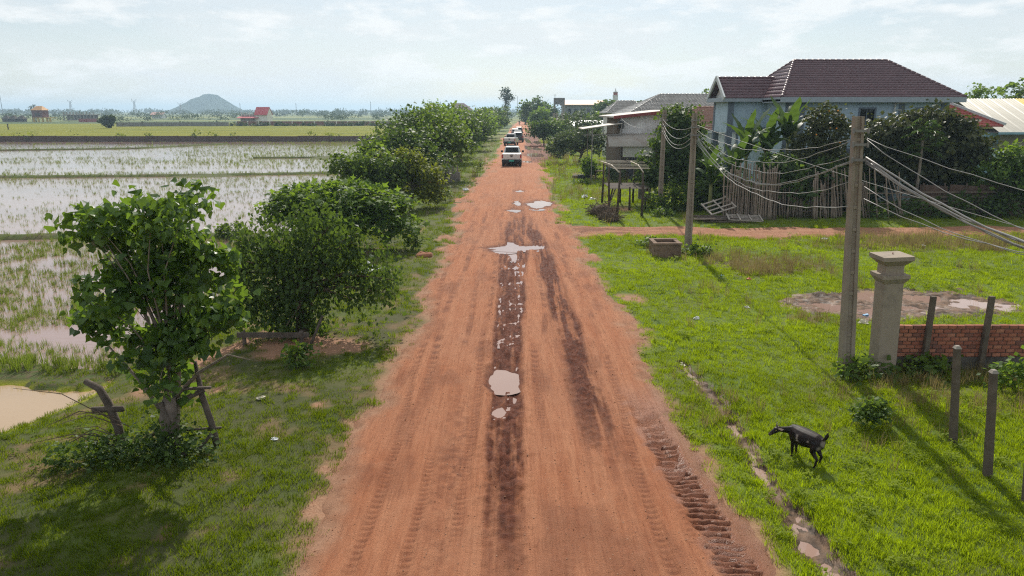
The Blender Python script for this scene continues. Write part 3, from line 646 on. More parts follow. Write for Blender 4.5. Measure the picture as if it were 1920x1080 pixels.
def tree(name, base, blobs, label, cat='tree', group=None, leafm='mid', nclump=60, per=30, L=.15, cr=.35, shape='diamond', trunk=True, tr=.12, ttop=None, bark=None, nl=14, lean=(0,0), **k):
    bx, by = base[0], base[1]; bz = base[2] if len(base) > 2 else float(zg(bx, by))-.02
    t = empty(name, (bx, by, bz), label, cat, group)
    V, Fc, r, cc = crown(blobs, nclump, per, L, cr, shape, **k)
    link('crown', np_mesh('crown', V, Fc, False, {'rnd': r}), lm(leafm), t)
    if trunk:
        b0 = np.array(blobs, float); ctr = b0[:,:3].mean(0)
        top = Vector(ttop) if ttop is not None else Vector((ctr[0]*.6, ctr[1]*.6, ctr[2]-.25*b0[:,5].max()))
        mb = MB(); mb.tube([(0,0,-.1), (0,0,.12), Vector((top.x*.3+lean[0], top.y*.3+lean[1], top.z*.45)), top], [tr*1.5, tr*1.1, tr*.85, tr*.62], 9)
        limbs(mb, top, cc, tr*.45, nl)
        mb.build('trunk', bark or BARK, t, True)
    return t
def scatter_blobs(w, d, h, n, z0, rng=TR, s=.42):
    "an uneven heap of n lobes filling a crown w x d x h that starts at z0"
    o = []
    for i in range(n):
        a = rng.uniform(0, 6.28); r = math.sqrt(rng.random())*.62; zz = rng.uniform(.25, .82)
        q = s*rng.uniform(.75, 1.2)*(1.1-.5*abs(zz-.5))
        o.append((math.cos(a)*r*w/2, math.sin(a)*r*d/2, z0+zz*h, q*w*.6, q*d*.6, q*h*.62))
    o.append((0, 0, z0+h*.5, w*.3, d*.3, h*.36)); return o

# --- the young peepal tree in its wooden guard (nearest tree)
def peepal():
    B = Vector((-5.72, 10.95, -.10)); t = empty('peepal_tree', B, 'young tree with large heart shaped glossy leaves inside a broken wooden guard', 'tree')
    rng = np.random.default_rng(5)
    bl = [(.15,.1,3.55,1.0,.9,.72),(-.55,0,3.35,.95,.8,.62),(.72,-.1,3.1,.85,.8,.75),(-.75,.1,2.55,.75,.8,.62),(.25,-.3,2.75,1.05,.9,.85),(.95,0,2.45,.65,.7,.6),(-1.25,0,2.02,.42,.5,.32),(-.35,-.2,1.95,.65,.6,.5),(1.0,.1,2.0,.45,.5,.32),(.1,0,1.35,.45,.45,.5),(-.95,.1,3.72,.42,.4,.42),(.95,0,3.75,.42,.4,.4),(.35,0,4.05,.5,.5,.25),(-.3,0,4.08,.4,.4,.25),(.05,0,.95,.45,.4,.3),(-1.0,0,1.78,.4,.4,.3)]
    bl = [(b[0]*.84+.02, b[1], b[2], b[3]*.60, b[4]*.75, b[5]*.85) for b in bl]
    bl = []
    for px, py in ((165,410),(150,425),(200,440),(250,375),(235,395),(300,390),(345,378),(385,402),(400,450),(430,490),(455,560),(440,600),(380,560),(330,450),(270,450),(230,500),(290,520),(340,530),(200,540),(250,570),(160,590),(145,600),(190,620),(240,640),(300,600),(350,620),(410,640),(330,690),(280,700),(320,740),(300,470),(350,490),(310,560),(260,520),(370,600),(280,640),(320,640),(395,520)):
        q = rng.uniform(.20, .38); zz = ZY(py, 10.95); bl.append(((XY(px, 10.95, zz)+5.72-.17)*.78+.14, rng.normal()*.36, zz+.1, q*1.1, q, q*.9))
    V, Fc, r, cc = crown(bl, 350, 13, .105, .11, 'heart', droop=1.0, flat=.8, hollow=.5, rng=rng, wr=.86, up=.55, bottom=-1, L_var=.22)
    n8 = 8; nleaf = len(V)//n8; V = V.reshape(nleaf, n8, 3); r = r.reshape(nleaf, n8)[:,0]
    # the outermost leaves towards the viewer are leaves of their own
    ctr = V.mean(1); score = -ctr[:,1]+.35*np.abs(ctr[:,0])+.1*rng.random(nleaf); own = np.argsort(-score)[:290]; rest = np.setdiff1d(np.arange(nleaf), own)
    sf = np.array(SHAPES['heart'][1])
    link('crown', np_mesh('crown', V[rest].reshape(-1, 3), (sf[None]+np.arange(len(rest))[:,None,None]*n8).reshape(-1, 3), False, {'rnd': np.repeat(r[rest], n8)}), lm('peepal'), t)['kind'] = 'stuff'
    sv = np.array(SHAPES['heart'][0]); protos = []
    for q in range(8):
        s = sv.copy(); s[:,1] *= .86; s[:,2] += rng.normal(size=8)*.03
        protos.append(np_mesh('leaf', s, sf, False, {'rnd': np.full(8, q/7)})); protos[-1].materials.append(lm('peepal'))
    for i in own:
        v = V[i]; b = v[0]; ax = v[4]-v[0]; L = np.linalg.norm(ax)/1.06; a = Vector(ax).normalized(); s_ = Vector(v[2]-v[6]).normalized(); nn = a.cross(s_)
        M = Matrix((a, s_, nn)).transposed().to_4x4(); o = bpy.data.objects.new('leaf', protos[min(7, int(r[i]*8))]); COL.objects.link(o); o.parent = t
        o.matrix_basis = Matrix.Translation(Vector(b)) @ M @ Matrix.Diagonal((L, L, L, 1))
    mb = MB(); mb.tube([(0,0,-.1),(.02,0,.15),(.04,.02,.7),(.14,0,1.5),(.16,.0,2.3),(.26,0,3.2)], [.10,.065,.06,.045,.036,.02], 9)
    mb.tube([(.08,0,.15),(.16,.05,.9),(.3,.05,1.9),(.45,0,2.9)], [.05,.045,.04,.02], 7); mb.tube([(-.02,0,.6),(-.4,0,1.3),(-.9,.0,2.0)], [.04,.03,.012], 6); mb.tube([(.14,0,1.0),(.6,.0,1.45),(1.1,0,1.75),(1.45,0,1.66)], [.035,.028,.018,.006], 6)
    limbs(mb, (.15, 0, 2.0), cc, .022, 46, rng); mb.build('trunk', BARKP, t, True)
    mb = MB(); mb.tube([(.06,-.06,.25),(.05,-.10,.7),(.1,-.09,1.05)], [.13,.15,.10], 8); mb.build('sacking_wrap', mat('sacking', (.17,.14,.12), 1, .4, 6, .8, 20), t, True)
    # wooden guard, broken open towards the road
    g = empty('tree_guard', (-5.72, 10.95, -.1), 'rickety grey wooden guard of posts and rails around young tree', 'tree guard'); wood = mat('grey_wood', (.105,.085,.07), .95, .4, 9, .6, 30)
    def part(nm, fn): m = MB(); fn(m); m.build(nm, wood, g, True)
    part('post', lambda m: m.tube([(-.80,-.05,-.1),(-.83,-.05,.5),(-.95,-.05,.95),(-1.05,-.05,1.18),(-1.28,-.02,1.3)], [.075,.07,.065,.06,.05], 8))
    part('post', lambda m: m.tube([(.72,.1,0),(.66,.1,.5),(.55,.1,1.0),(.5,.1,1.6)], [.06,.055,.05,.03], 8))
    part('post', lambda m: m.tube([(.35,-.3,0),(.15,-.25,.55),(0,-.2,1.0)], [.05,.05,.045], 8))
    part('rail', lambda m: m.bar((.02,-.05,1.16),(.78,-.05,1.2), .06, .035))
    part('rail', lambda m: m.bar((-.1,.05,.78),(.62,.05,1.12), .035, .08))
    part('rail', lambda m: m.bar((-1.2,-.08,.82),(-.68,-.08,.84), .05, .09))
    part('rail', lambda m: m.bar((.1,.06,.38),(.82,.1,.42), .03, .03))
    part('rail', lambda m: m.bar((.42,-.15,.02),(.72,.05,.4), .03, .05))
    part('rail', lambda m: m.bar((-.72,.2,.05),(-.1,.3,.42), .03, .06))
    # dry twigs leaning out on the left
    d = MB(); rr = np.random.default_rng(8)
    for i in range(9):
        a = rr.uniform(2.3, 3.6); L = rr.uniform(.8, 1.7); p = Vector((-.75+rr.normal()*.1, -.1, rr.uniform(.1, .8))); q = p+Vector((math.cos(a)*L*.9, -abs(math.sin(a))*.5, rr.uniform(-.1, .45)*L)); m = p.lerp(q, .5)+Vector((0, 0, .18))
        d.tube([p, m, q], [.012, .009, .004], 4)
    d.build('dead_branch', BARK, g)
    # weeds at its foot
    bb = [(-.3,-.3,.1,.5,.35,.2),(.25,-.25,.15,.45,.3,.28),(-.9,-.2,.08,.45,.3,.2),(.05,-.1,.3,.4,.35,.3),(-1.4,-.3,.05,.4,.3,.15)]
    tree('weed_clump', (-5.72, 10.85), bb, 'dark weeds and creepers growing around the foot of young tree', 'weeds', leafm='dark', nclump=70, per=28, L=.07, cr=.16, trunk=False, bottom=-.2)
peepal()
# --- trees along the left verge
tree('weeping_tree', (-5.35, 17.3), [(-.75,0,1.6,.75,.8,1.0),(-.2,-.1,2.25,.85,.8,.62),(.15,0,1.5,.8,.8,1.0),(.9,.1,2.35,.85,.8,.55),(1.5,.1,2.0,.75,.7,.5),(1.25,0,1.45,.6,.6,.55),(1.95,0,1.5,.5,.5,.5),(-1.1,0,2.15,.5,.5,.5),(.55,0,2.75,.6,.6,.35),(-.45,0,.95,.75,.6,.6),(-.95,0,.6,.5,.5,.5),(-.1,-.2,.55,.6,.5,.5),(.4,-.1,.75,.4,.4,.4),(-1.25,0,1.1,.4,.4,.6)],
     'dense dark tree with drooping foliage down to a wooden rail at its foot', leafm='dark', nclump=300, per=36, L=.095, cr=.15, flat=2.3, droop=1.6, wr=.42, up=.3, hollow=.5, tr=.16, nl=40, bottom=-1)
tree('feathery_tree', (-7.0, 29.2), [(-2.2,0,1.7,.85,.9,.45),(-1.2,-.2,2.15,1.2,1.2,.5),(.1,0,2.25,1.3,1.3,.5),(1.4,-.1,2.0,1.2,1.2,.5),(2.2,-.3,1.45,.8,.9,.5),(-.2,-.8,1.6,1.6,1.0,.6),(1.5,-.7,1.1,1.0,.8,.55),(-1.6,-.4,1.1,1.1,.9,.6),(2.8,-.5,1.15,.6,.6,.28)],
     'low spreading feathery tree with flat sprays between weeping tree and yellowish tree', leafm='fresh', nclump=230, per=30, L=.26, cr=.28, shape='spray', flat=.35, wr=.5, up=1.6, droop=.15, tr=.14, nl=30)
tree('bank_tree', (-8.0, 40.5), [(-1.6,0,2.7,.75,.8,.5),(-.6,0,2.6,1.0,1,.7),(.6,0,2.9,1.1,1.1,.6),(0,-.3,1.7,1.5,1.2,.8),(1.2,0,2.1,.9,.9,.8),(-2.1,0,3.0,.3,.3,.2)],
     'glossy grey green tree with a long bare branch reaching over the paddy', leafm='mid', nclump=150, per=30, L=.17, cr=.28, droop=.7, tr=.13, nl=24)
tree('yellowish_tree', (-5.9, 41.5), [(-.5,0,2.7,1.0,1.0,.6),(.6,0,2.2,1.0,1.0,.7),(1.1,0,1.3,.8,.8,.75),(-.6,0,1.5,1.1,1,.8),(.2,0,3.0,.7,.7,.4),(1.3,-.2,.8,.6,.6,.5)],
     'yellow green tree with a few orange leaves at the road verge', leafm='yellow', nclump=150, per=30, L=.15, cr=.27, droop=.6, tr=.12, nl=20)
tree('paddy_bush', (-13.2, 33.2), [(0,0,.35,.5,.4,.25),(-.4,0,.25,.3,.3,.2)], 'small bush alone on the paddy dike behind young tree', 'bush', leafm='mid', nclump=25, per=20, L=.12, cr=.15, trunk=False)
LT = [(-9.2,51,3.6,3.6,'mid','spreading tree between glossy bank tree and broad dark tree'),(-7.0,51.5,4.0,4.4,'dark','dark tree just behind the yellowish tree'),(-8.6,63,6.4,5.6,'dark','broad dark tree at the paddy edge, left end of the tree row'),(-6.2,59.5,5.6,5.9,'mid','leafy tree directly over the roadside hut'),(-7.3,72,6.0,6.3,'fresh','lighter green rounded tree behind the roadside hut'),(-5.6,79,5.2,5.7,'dark','dark tree with leaning trunk beside the nearest pickup'),(-6.8,90,6.5,6.2,'mid','full green tree third back along the left roadside'),
      (-5.6,103,6.0,5.4,'dark','dark spreading tree level with the second pickup'),(-7.5,118,7.5,6.0,'mid','wide green tree left of the line of cars'),(-5.6,138,7,5.6,'fresh','light green tree left of the middle cars'),(-6,160,8,5.6,'mid','tree left of the farthest cars in the queue'),(-5.2,185,8,5.2,'dark','small dark tree left of the motorcycle'),(-7,215,10,6.6,'mid','broad far tree left of the red truck'),(-5,250,10,7,'dark','dark far tree below the tall thin tree')]
for i, (x, y, w, h, m, lab) in enumerate(LT):
    f = max(1, y/80)
    tree('roadside_tree', (x, y), scatter_blobs(w*1.05, w*1.0, h*.9, 11, h*.10, s=.36), lab, group='trees along the left of the road', leafm=m, nclump=int(150/f**.3), per=int(30/f**.4), L=.24*f**.75, cr=.42*f**.35, tr=.18, nl=20, droop=.4)
# saplings and shrubs on the left verge
for px, py, h, lab in ((718,545,.9,'thin sapling right of weeping tree on the verge'),(775,470,.6,'low leafy shrub beside small red earth mound'),(835,380,.9,'small sapling at foot of yellowish tree nearest the road'),(895,330,1.2,'slender sapling by the path to the roadside hut'),(560,690,.45,'small weed clump on grass in front of weeping tree')):
    p = G(px, py); tree('sapling', (p.x, p.y), [(0,0,h*.55,h*.35,h*.35,h*.4),(h*.2,0,h*.8,h*.25,h*.25,h*.22)], lab, 'sapling', 'saplings on the left verge', leafm='mid', nclump=18, per=14, L=.10, cr=.12, tr=.018, nl=8)
# --- right hand side along the road
def rt(name, px, Y, w, h, m, lab, cat='tree', z0=.12, n=8, L=.2, nc=110, per=28, cr=.33, group=None, **k):
    x = XY(px, Y, h*.5); return tree(name, (x, Y), scatter_blobs(w, w*.9, h*(1-z0), n, h*z0), lab, cat, group, leafm=m, nclump=nc, per=per, L=L, cr=cr, **k)
tree('thorn_tree', (7.2, 77), [(-1.5,0,2.6,1.4,1.2,.6),(0,0,3.2,1.6,1.4,.6),(1.4,0,2.7,1.3,1.2,.7),(-2.3,0,1.7,1,1,.7),(.6,-.4,2.0,1.3,1,.6),(2.2,0,1.7,.9,.9,.8)], 'grey green tree with dark forked trunk in front of the open shed', leafm='grey', nclump=120, per=26, L=.22, cr=.36, flat=.5, tr=.16, nl=24, ttop=(.3,0,1.5))
rt('roadside_bush', 1107, 60, 2.2, 1.7, 'fresh', 'light green bush beside the bare sandy patch and wooden frame', 'bush', .0, 5, .16, 60, 22, .22, trunk=False)
rt('roadside_bush', 1048, 87, 2.6, 1.5, 'grey', 'pale grassy bush by the puddle right of the pickup', 'bush', .0, 5, .2, 40, 22, .3, trunk=False)
rt('roadside_bush', 1075, 92, 3.5, 2.2, 'mid', 'low bush left of thorn tree near the far puddles', 'bush', .0, 5, .24, 50, 22, .3, trunk=False)
rt('roadside_bush', 1150, 56, 1.6, 1.2, 'grey', 'small bush in front of the curved awning', 'bush', .0, 4, .16, 35, 18, .2, trunk=False)
rt('far_roadside_tree', 1020, 118, 5, 3.8, 'dark', 'dark low tree right of the queue of cars', n=7, L=.3, per=22, group='trees along the right of the road')
rt('far_roadside_tree', 1055, 125, 6, 4.4, 'mid', 'green tree before the leaning pale posts', n=7, L=.3, per=22, group='trees along the right of the road')
rt('far_roadside_tree', 1010, 190, 8, 6.2, 'fresh', 'rounded bright green tree beside the red truck', n=8, L=.45, per=22, cr=.5, group='trees along the right of the road')
rt('far_roadside_tree', 1000, 235, 11, 9.6, 'dark', 'tallest dark tree right of the road end', n=9, L=.55, per=24, cr=.6, group='trees along the right of the road')
rt('far_roadside_tree', 1025, 255, 10, 7.6, 'mid', 'tree right of the tallest dark tree by the factory', n=8, L=.6, per=20, cr=.6, group='trees along the right of the road')
rt('far_roadside_tree', 985, 300, 8, 6.5, 'mid', 'tree closing the far end of the road', n=8, L=.7, per=18, cr=.7, group='trees along the right of the road')
rt('factory_tree', 1098, 112, 6.5, 4.3, 'grey', 'loose grey green tree hiding the white roofed sheds', n=8, L=.32, per=20, cr=.4, group='trees around the factory')
rt('factory_tree', 1085, 150, 9, 5.4, 'grey', 'spreading grey green tree in front of the factory, left', n=9, L=.4, per=22, cr=.45, group='trees around the factory')
rt('factory_tree', 1130, 140, 7, 5.6, 'mid', 'tree in front of the factory right end', n=8, L=.4, per=22, cr=.45, group='trees around the factory')
rt('factory_tree', 1170, 160, 9, 7.2, 'grey', 'pale tree below the white tower', n=8, L=.45, per=22, cr=.5, group='trees around the factory')
rt('factory_tree', 1127, 215, 8, 9.0, 'dark', 'dark tree rising behind the orange factory roof', n=8, L=.55, per=22, cr=.5, group='trees around the factory')
rt('factory_tree', 1205, 170, 9, 6.9, 'mid', 'tree between white tower and grey tiled roofs', n=8, L=.45, per=22, cr=.5, group='trees around the factory')
# vine covered tree by the poles
tree('vine_covered_tree', (9.9, 43.2), [(0,0,5.2,.95,.9,.7),(.2,0,4.4,1.1,1,.8),(-.4,0,3.6,1.3,1.1,.8),(.6,0,3.0,1.5,1.1,.9),(-1.0,-.2,2.5,1.4,1.1,.7),(.2,-.3,1.6,1.7,1.0,.9),(-1.6,-.2,1.9,.8,.8,.5),(1.5,-.2,1.6,.8,.8,1.0)], 'tall dark glossy tree draped in creepers behind the two poles', leafm='dark', nclump=260, per=30, L=.19, cr=.27, droop=.9, tr=.17, nl=24)
tree('undergrowth', (9.2, 40.3), [(-.9,0,.5,.7,.6,.5),(.2,0,.6,.9,.6,.7),(1.4,.2,.8,.9,.6,.9)], 'leafy undergrowth and tall grass between the two poles', 'bushes', leafm='mid', nclump=80, per=26, L=.15, cr=.24, trunk=False)
tree('flowering_tree', (16.8, 39.2), [(0,0,5.1,.8,.8,.75),(.3,0,4.3,1.15,1,.9),(-.4,0,3.5,1.25,1.1,.9),(.4,0,2.7,1.3,1.1,.9),(-.2,0,1.9,1.2,1,.8),(.6,0,1.5,.9,.9,.6)], 'tall dense dark tree with small orange flowers in front of blue house', leafm='brownish', nclump=260, per=34, L=.15, cr=.22, droop=.4, tr=.17, nl=24)
fl = MB(); fr = np.random.default_rng(9)
for i in range(13):
    fl.ball((fr.normal()*.9, -.9+fr.normal()*.15, fr.uniform(2.4, 5.6)), .042, 6, 4)
fl.build('flower', mat('orange_flower', (.75,.28,.03), .6, .1), [o for o in bpy.data.objects if o.name.startswith('flowering_tree')][0])
tree('creeper_mound', (14.6, 38.0), [(0,0,2.4,1.1,.8,.6),(.5,-.2,1.7,1.0,.7,.7),(-.4,0,2.9,.8,.7,.4),(1.4,0,1.3,.8,.6,.9),(1.9,0,2.3,.8,.6,.8)], 'dark creeper mass hanging over the bamboo fence', 'creeper', leafm='dark', nclump=130, per=28, L=.18, cr=.24, droop=.9, trunk=False)
tree('mango_tree', (22.8, 40.3), [(-2.3,0,4.3,1.0,1,.7),(-1.2,0,4.9,1.3,1.1,.55),(.3,0,5.2,1.3,1.1,.6),(1.6,0,4.6,1.2,1.1,.6),(-1.6,0,3.4,1.5,1.2,.7),(.2,0,3.6,1.8,1.3,.9),(2.2,0,3.7,1.5,1.2,.7),(2.6,0,2.9,1.3,1.1,.6),(-.4,0,2.5,1.7,1.2,.6),(-2.0,0,2.4,1.0,1,.6),(1.3,-.2,2.3,1.3,1,.6)], 'wide dark mango tree before the blue house right corner', leafm='brownish', nclump=330, per=32, L=.2, cr=.27, droop=.8, tr=.2, nl=34)
tree('mango_tree', (27.2, 38.2), [(-1.2,0,2.3,1.2,1,.7),(0,0,3.0,1.4,1.2,.7),(1.4,0,2.6,1.4,1.2,.8),(-.4,0,1.7,1.3,1,.7),(1.0,0,1.6,1.4,1,.8),(2.6,0,2.7,1.2,1,.8)], 'rounded light green tree at the right edge before the cream roof', leafm='fresh', nclump=220, per=30, L=.19, cr=.26, droop=.6, tr=.15, nl=24)
tree('undergrowth', (21.5, 37.2), [(-2.6,0,.35,.8,.4,.35),(0,.3,.5,1.3,.5,.5),(2.6,.4,.6,1.4,.5,.6),(5.2,.6,.9,1.6,.6,.9)], 'dark undergrowth in front of the right hand fence', 'bushes', leafm='dark', nclump=100, per=24, L=.16, cr=.25, trunk=False)
rt('background_tree', 1840, 88, 7, 8.0, 'fresh', 'light green tree top behind the cream warehouse roof, left', n=8, L=.3, group='trees behind the warehouse')
rt('background_tree', 1912, 84, 8, 8.9, 'mid', 'darker tree top behind the cream warehouse at right edge', n=8, L=.3, group='trees behind the warehouse')
rt('background_tree', 1325, 105, 5, 8.3, 'fresh', 'tree top peeping between grey tiled roof and blue house', n=6, L=.3)
# shrub and weeds by the goat and the gate
p = G(1630, 800); tree('round_bush', (p.x, p.y), [(0,0,.26,.26,.24,.2),(-.1,0,.36,.2,.2,.14),(.12,.05,.33,.18,.18,.14)], 'small round leafy bush on the grass right of goat', 'bush', leafm='mid', nclump=46, per=18, L=.065, cr=.075, trunk=False, bottom=-.3)
p = G(1895, 735); tree('wall_bush', (p.x, p.y), [(0,0,.35,.35,.3,.3),(.35,0,.45,.35,.3,.35)], 'leafy weed bush at the foot of brick wall', 'bush', leafm='fresh', nclump=30, per=16, L=.09, cr=.11, trunk=False)
for px, py, lab in ((1215,462,'weeds left of the concrete well box'),(1300,478,'dark weeds at foot of the middle concrete pole'),(1085,345,'leafy low weeds beside old tyre'),(1240,405,'bright grassy clump at foot of far concrete pole'),(1612,706,'weeds at the foot of nearest pole and gate pillar'),(1720,700,'weeds along the brick wall plinth')):
    p = G(px, py); tree('weed_clump', (p.x, p.y), [(0,0,.15,.45,.3,.2),(.4,0,.12,.3,.3,.15)], lab, 'weeds', leafm='mid', nclump=26, per=18, L=.10, cr=.13, trunk=False, bottom=-.2)

# --- bananas: each leaf its own part
def banana_leaf(L, W, droop, seed):
    rng = np.random.default_rng(seed); n = 15; V = []; Fc = []; rr = []
    for i in range(n):
        t = i/(n-1); a = R(78)-droop*t**1.4
        if i == 0: p = np.zeros(2)
        else: p = p+np.array([math.cos(a), math.sin(a)])*L/(n-1)
        w = W*.5*(math.sin(math.pi*min(1, t*.94+.06))**.55)*(0.25 if t < .12 else 1)
        for k, s in enumerate((-1, 0, 1)):
            tear = rng.uniform(.72, 1.05) if s else 1
            V.append((p[0]+abs(s)*.02*rng.normal(), s*w*tear, p[1]+abs(s)*w*.35*(1-1.6*t)+abs(s)*rng.normal()*.02))
            rr.append(.5+.3*rng.normal())
        if i:
            for k in (0, 1): b = (i-1)*3+k; Fc.append((b, b+1, b+4, b+3))
    return np_mesh('leaf', V, Fc, False, {'rnd': np.clip(rr, 0, 1)})
BL = [banana_leaf(2.5, .62, R(d), s) for s, d in enumerate((35, 70, 105, 145))]
for b in BL: b.materials.append(lm('banana'))
STEM = mat('banana_stem', (.16,.17,.06), .8, .35, 6, .3)
def banana(x, y, h, nleaf, s, label, seed):
    rng = np.random.default_rng(seed); t = empty('banana_plant', (x, y, float(zg(x, y))-.02), label, 'banana plant', 'banana plants at the garden fence')
    MB().tube([(0,0,-.05),(.02,0,h*.5),(0,.03,h)], [.13, .11, .07], 8).build('stem', STEM, t, True)
    for i in range(nleaf):
        a = i*2.4+rng.uniform(-.4, .4); q = min(3, int(i/nleaf*4)); o = link('leaf', BL[q], None, t, (0, 0, h-.12-.06*i), (rng.normal()*.15, rng.normal()*.1-.1, a)); k = s*rng.uniform(.8, 1.1); o.scale = (k, k*rng.uniform(.9, 1.1), k)
banana(13.2, 40.6, 3.5, 12, 1.0, 'left banana plant rising before the blue house balcony', 1)
banana(14.4, 41.0, 3.7, 12, 1.0, 'banana plant with pale torn leaves in the middle of the clump', 2)
banana(15.7, 41.2, 4.2, 11, 1.05, 'tallest banana plant reaching the blue house eaves', 3)
banana(10.7, 38.4, 2.1, 11, .85, 'bright low banana plant beside the middle concrete pole', 4)
banana(12.0, 39.0, 2.4, 11, .85, 'banana plant over the left end of the bamboo fence', 5)
for x, y, w, h, lab in ((12.4,39.6,3.2,2.6,'dark garden shrubs behind the left bamboo fence'),(11.3,42.0,2.6,3.2,'dark garden shrubs right of the vine covered tree'),(15.2,39.9,3.0,3.4,'dark garden shrubs under the banana plants'),(18.7,40.3,3.4,3.0,'dark garden shrubs between flowering tree and mango tree'),(24.6,40.8,5.0,3.0,'dark garden shrubs under the right of mango tree'),(20.5,41.5,4,3.0,'dark garden shrubs under the left of mango tree')):
    tree('garden_shrubs', (x, y), scatter_blobs(w, 2, h, 8, -.1), lab, 'bushes', 'dark shrubs behind the fences', leafm='dark', nclump=120, per=26, L=.2, cr=.28, droop=.7, trunk=False, bottom=-1)
# --- papaya
def papaya():
    x, y = 21.9, 38.6; t = empty('papaya_tree', (x, y, 0), 'slim papaya tree with lobed leaves in front of mango tree', 'tree'); rng = np.random.default_rng(6)
    MB().tube([(0,0,-.1),(.03,0,2),(-.02,0,4.3)], [.10,.08,.055], 8).build('trunk', BARKP, t, True)
    V = [(0,0,0)]; Fc = []; k = 9
    for i in range(k):
        a = -2.3+4.6*i/(k-1); l = .42*(1-.12*abs(i-4)); V += [(math.cos(a-.14)*l*.62, math.sin(a-.14)*l*.62, .02), (math.cos(a)*l, math.sin(a)*l, -.10), (math.cos(a+.14)*l*.62, math.sin(a+.14)*l*.62, .02), (math.cos(a+.26)*l*.3, math.sin(a+.26)*l*.3, .04)]
    n = len(V)-1; Fc = [(0, i, i+1) for i in range(1, n)]
    me = np_mesh('leaf', V, Fc, False, {'rnd': np.full(len(V), .6)}); me.materials.append(lm('banana')); pm = MB()
    for i in range(34):
        a = i*2.4; el = R(70-95*i/34); L = rng.uniform(.5, .9); d = Vector((math.cos(a)*math.cos(el), math.sin(a)*math.cos(el), math.sin(el))); b = Vector((0,0,4.25-.02*i)); q = b+d*L
        pm.tube([b, q], [.014, .009], 4); o = link('leaf', me, None, t, q, (rng.normal()*.25, R(15)+rng.normal()*.25, a)); s = rng.uniform(.85, 1.3); o.scale = (s, s, s)
    pm.build('leaf_stalks', STEM, t)
papaya()
# --- tall thin tree at the far bend
tree('tall_thin_tree', (-2.6, 300), [(0,0,13.0,2.2,1.6,1.8),(-1.3,0,10.8,1.9,1.5,1.4),(1.6,0,10.2,1.9,1.5,1.5),(.2,0,8,1.4,1.4,1.2),(.8,0,6.2,1.2,1.2,.9),(-.5,0,5,1.4,1.2,1.0),(0,0,14.6,.9,.9,.8)], 'tall thin sparse tree standing above the far end of the road', leafm='far', nclump=90, per=12, L=.5, cr=.42, tr=.28, nl=40, ttop=(.1,0,10.5))
# ------------------------------------------------------------------ buildings
CONC = mat('concrete', (.30,.27,.235), .9, .2, 5, .35, 40, dirt=(.14,.12,.10), dscale=2.5)
BLUEW = mat('blue_render', (.40,.51,.60), .85, .06, 2, .1, 40, dirt=(.25,.34,.41), dscale=.8)
GREYP = mat('grey_paint', (.135,.165,.205), .75, .1, 3, .1)
WHITEW = mat('white_render', (.66,.66,.63), .85, .08, 2, .1, dirt=(.48,.47,.43), dscale=.7)
GLASSD = mat('dark_glass', (.012,.014,.016), .08, .1, 3, 0, spec=.6)
def tile_mat(name, a, b, rough=.38):
    if name in MATS: return MATS[name]
    t = NT(name); c = t.mix(t.ramp(t.noise(2.2, 5, .65), .35, .7), a, b); c = t.mix(t.math('MULTIPLY', t.ramp(t.noise(11, 3, .6), .5, .75), .5), c, tuple(v*.6 for v in a))
    t.set(col=c, rough=rough, spec=.5); MATS[name] = t.m; return t.m
TILE_P = tile_mat('purple_tile', (.088,.043,.053), (.138,.072,.083)); TILE_B = tile_mat('brown_tile', (.24,.12,.085), (.33,.18,.13), .6); TILE_G = tile_mat('grey_tile', (.24,.22,.20), (.42,.40,.37), .3); TILE_R = tile_mat('red_tile', (.32,.06,.05), (.42,.095,.075), .5)
def tiled(el, er, rr, rl, course=.33, tw=.28, amp=.028, step=.05, lift=.02):
    "roof slope as overlapping wavy tile courses between eave (el, er) and ridge (rl, rr)"
    el, er, rr, rl = (np.array(p, float) for p in (el, er, rr, rl)); u = unit(er-el); up_ = unit((rl+rr)/2-(el+er)/2); up_ = unit(up_-u*up_.dot(u)); n = np.cross(u, up_); n = n if n[2] > 0 else -n
    H = ((rl+rr)/2-(el+er)/2).dot(up_); nc = max(2, int(round(H/course))); V = []; Fc = []
    for k in range(nc):
        rows = []
        for s, off in ((k/nc, step), ((k+1.06)/nc if k < nc-1 else 1.0, 0)):
            a = el+(rl-el)*s; b = er+(rr-er)*s; ua = (a-el).dot(u); ub = (b-el).dot(u); m = max(2, int((er-el).dot(u)/tw*4)); us = np.linspace(ua, max(ub, ua+.01), m+1)
            w = amp*np.abs(np.cos(us/tw*math.pi))**1.3
            base = a+(b-a)*((us-ua)/max(ub-ua, .01))[:,None]; rows.append(base+n*(w+off+lift)[:,None])
        m = len(rows[0]); b0 = len(V); V += list(rows[0])+list(rows[1])+list(rows[0]-n*step*1.4)
        for j in range(m-1): Fc += [(b0+j, b0+j+1, b0+m+j+1, b0+m+j), (b0+2*m+j, b0+2*m+j+1, b0+j+1, b0+j)]
    return np_mesh('roof_tiles', np.array(V), Fc)
def tslope(parent, m, *a, **k):
    o = link('roof_tiles', tiled(*a, **k), m, parent); o['kind'] = 'stuff'; return o
def ridge(parent, m, p, q, r=.09, step=.36):
    p = Vector(p); q = Vector(q); n = max(2, int((q-p).length/step)); b = MB()
    for i in range(n): b.tube([p.lerp(q, i/n), p.lerp(q, (i+1.1)/n)], [r*1.12, r*.9], 8)
    return b.build('ridge_caps', m, parent, True)
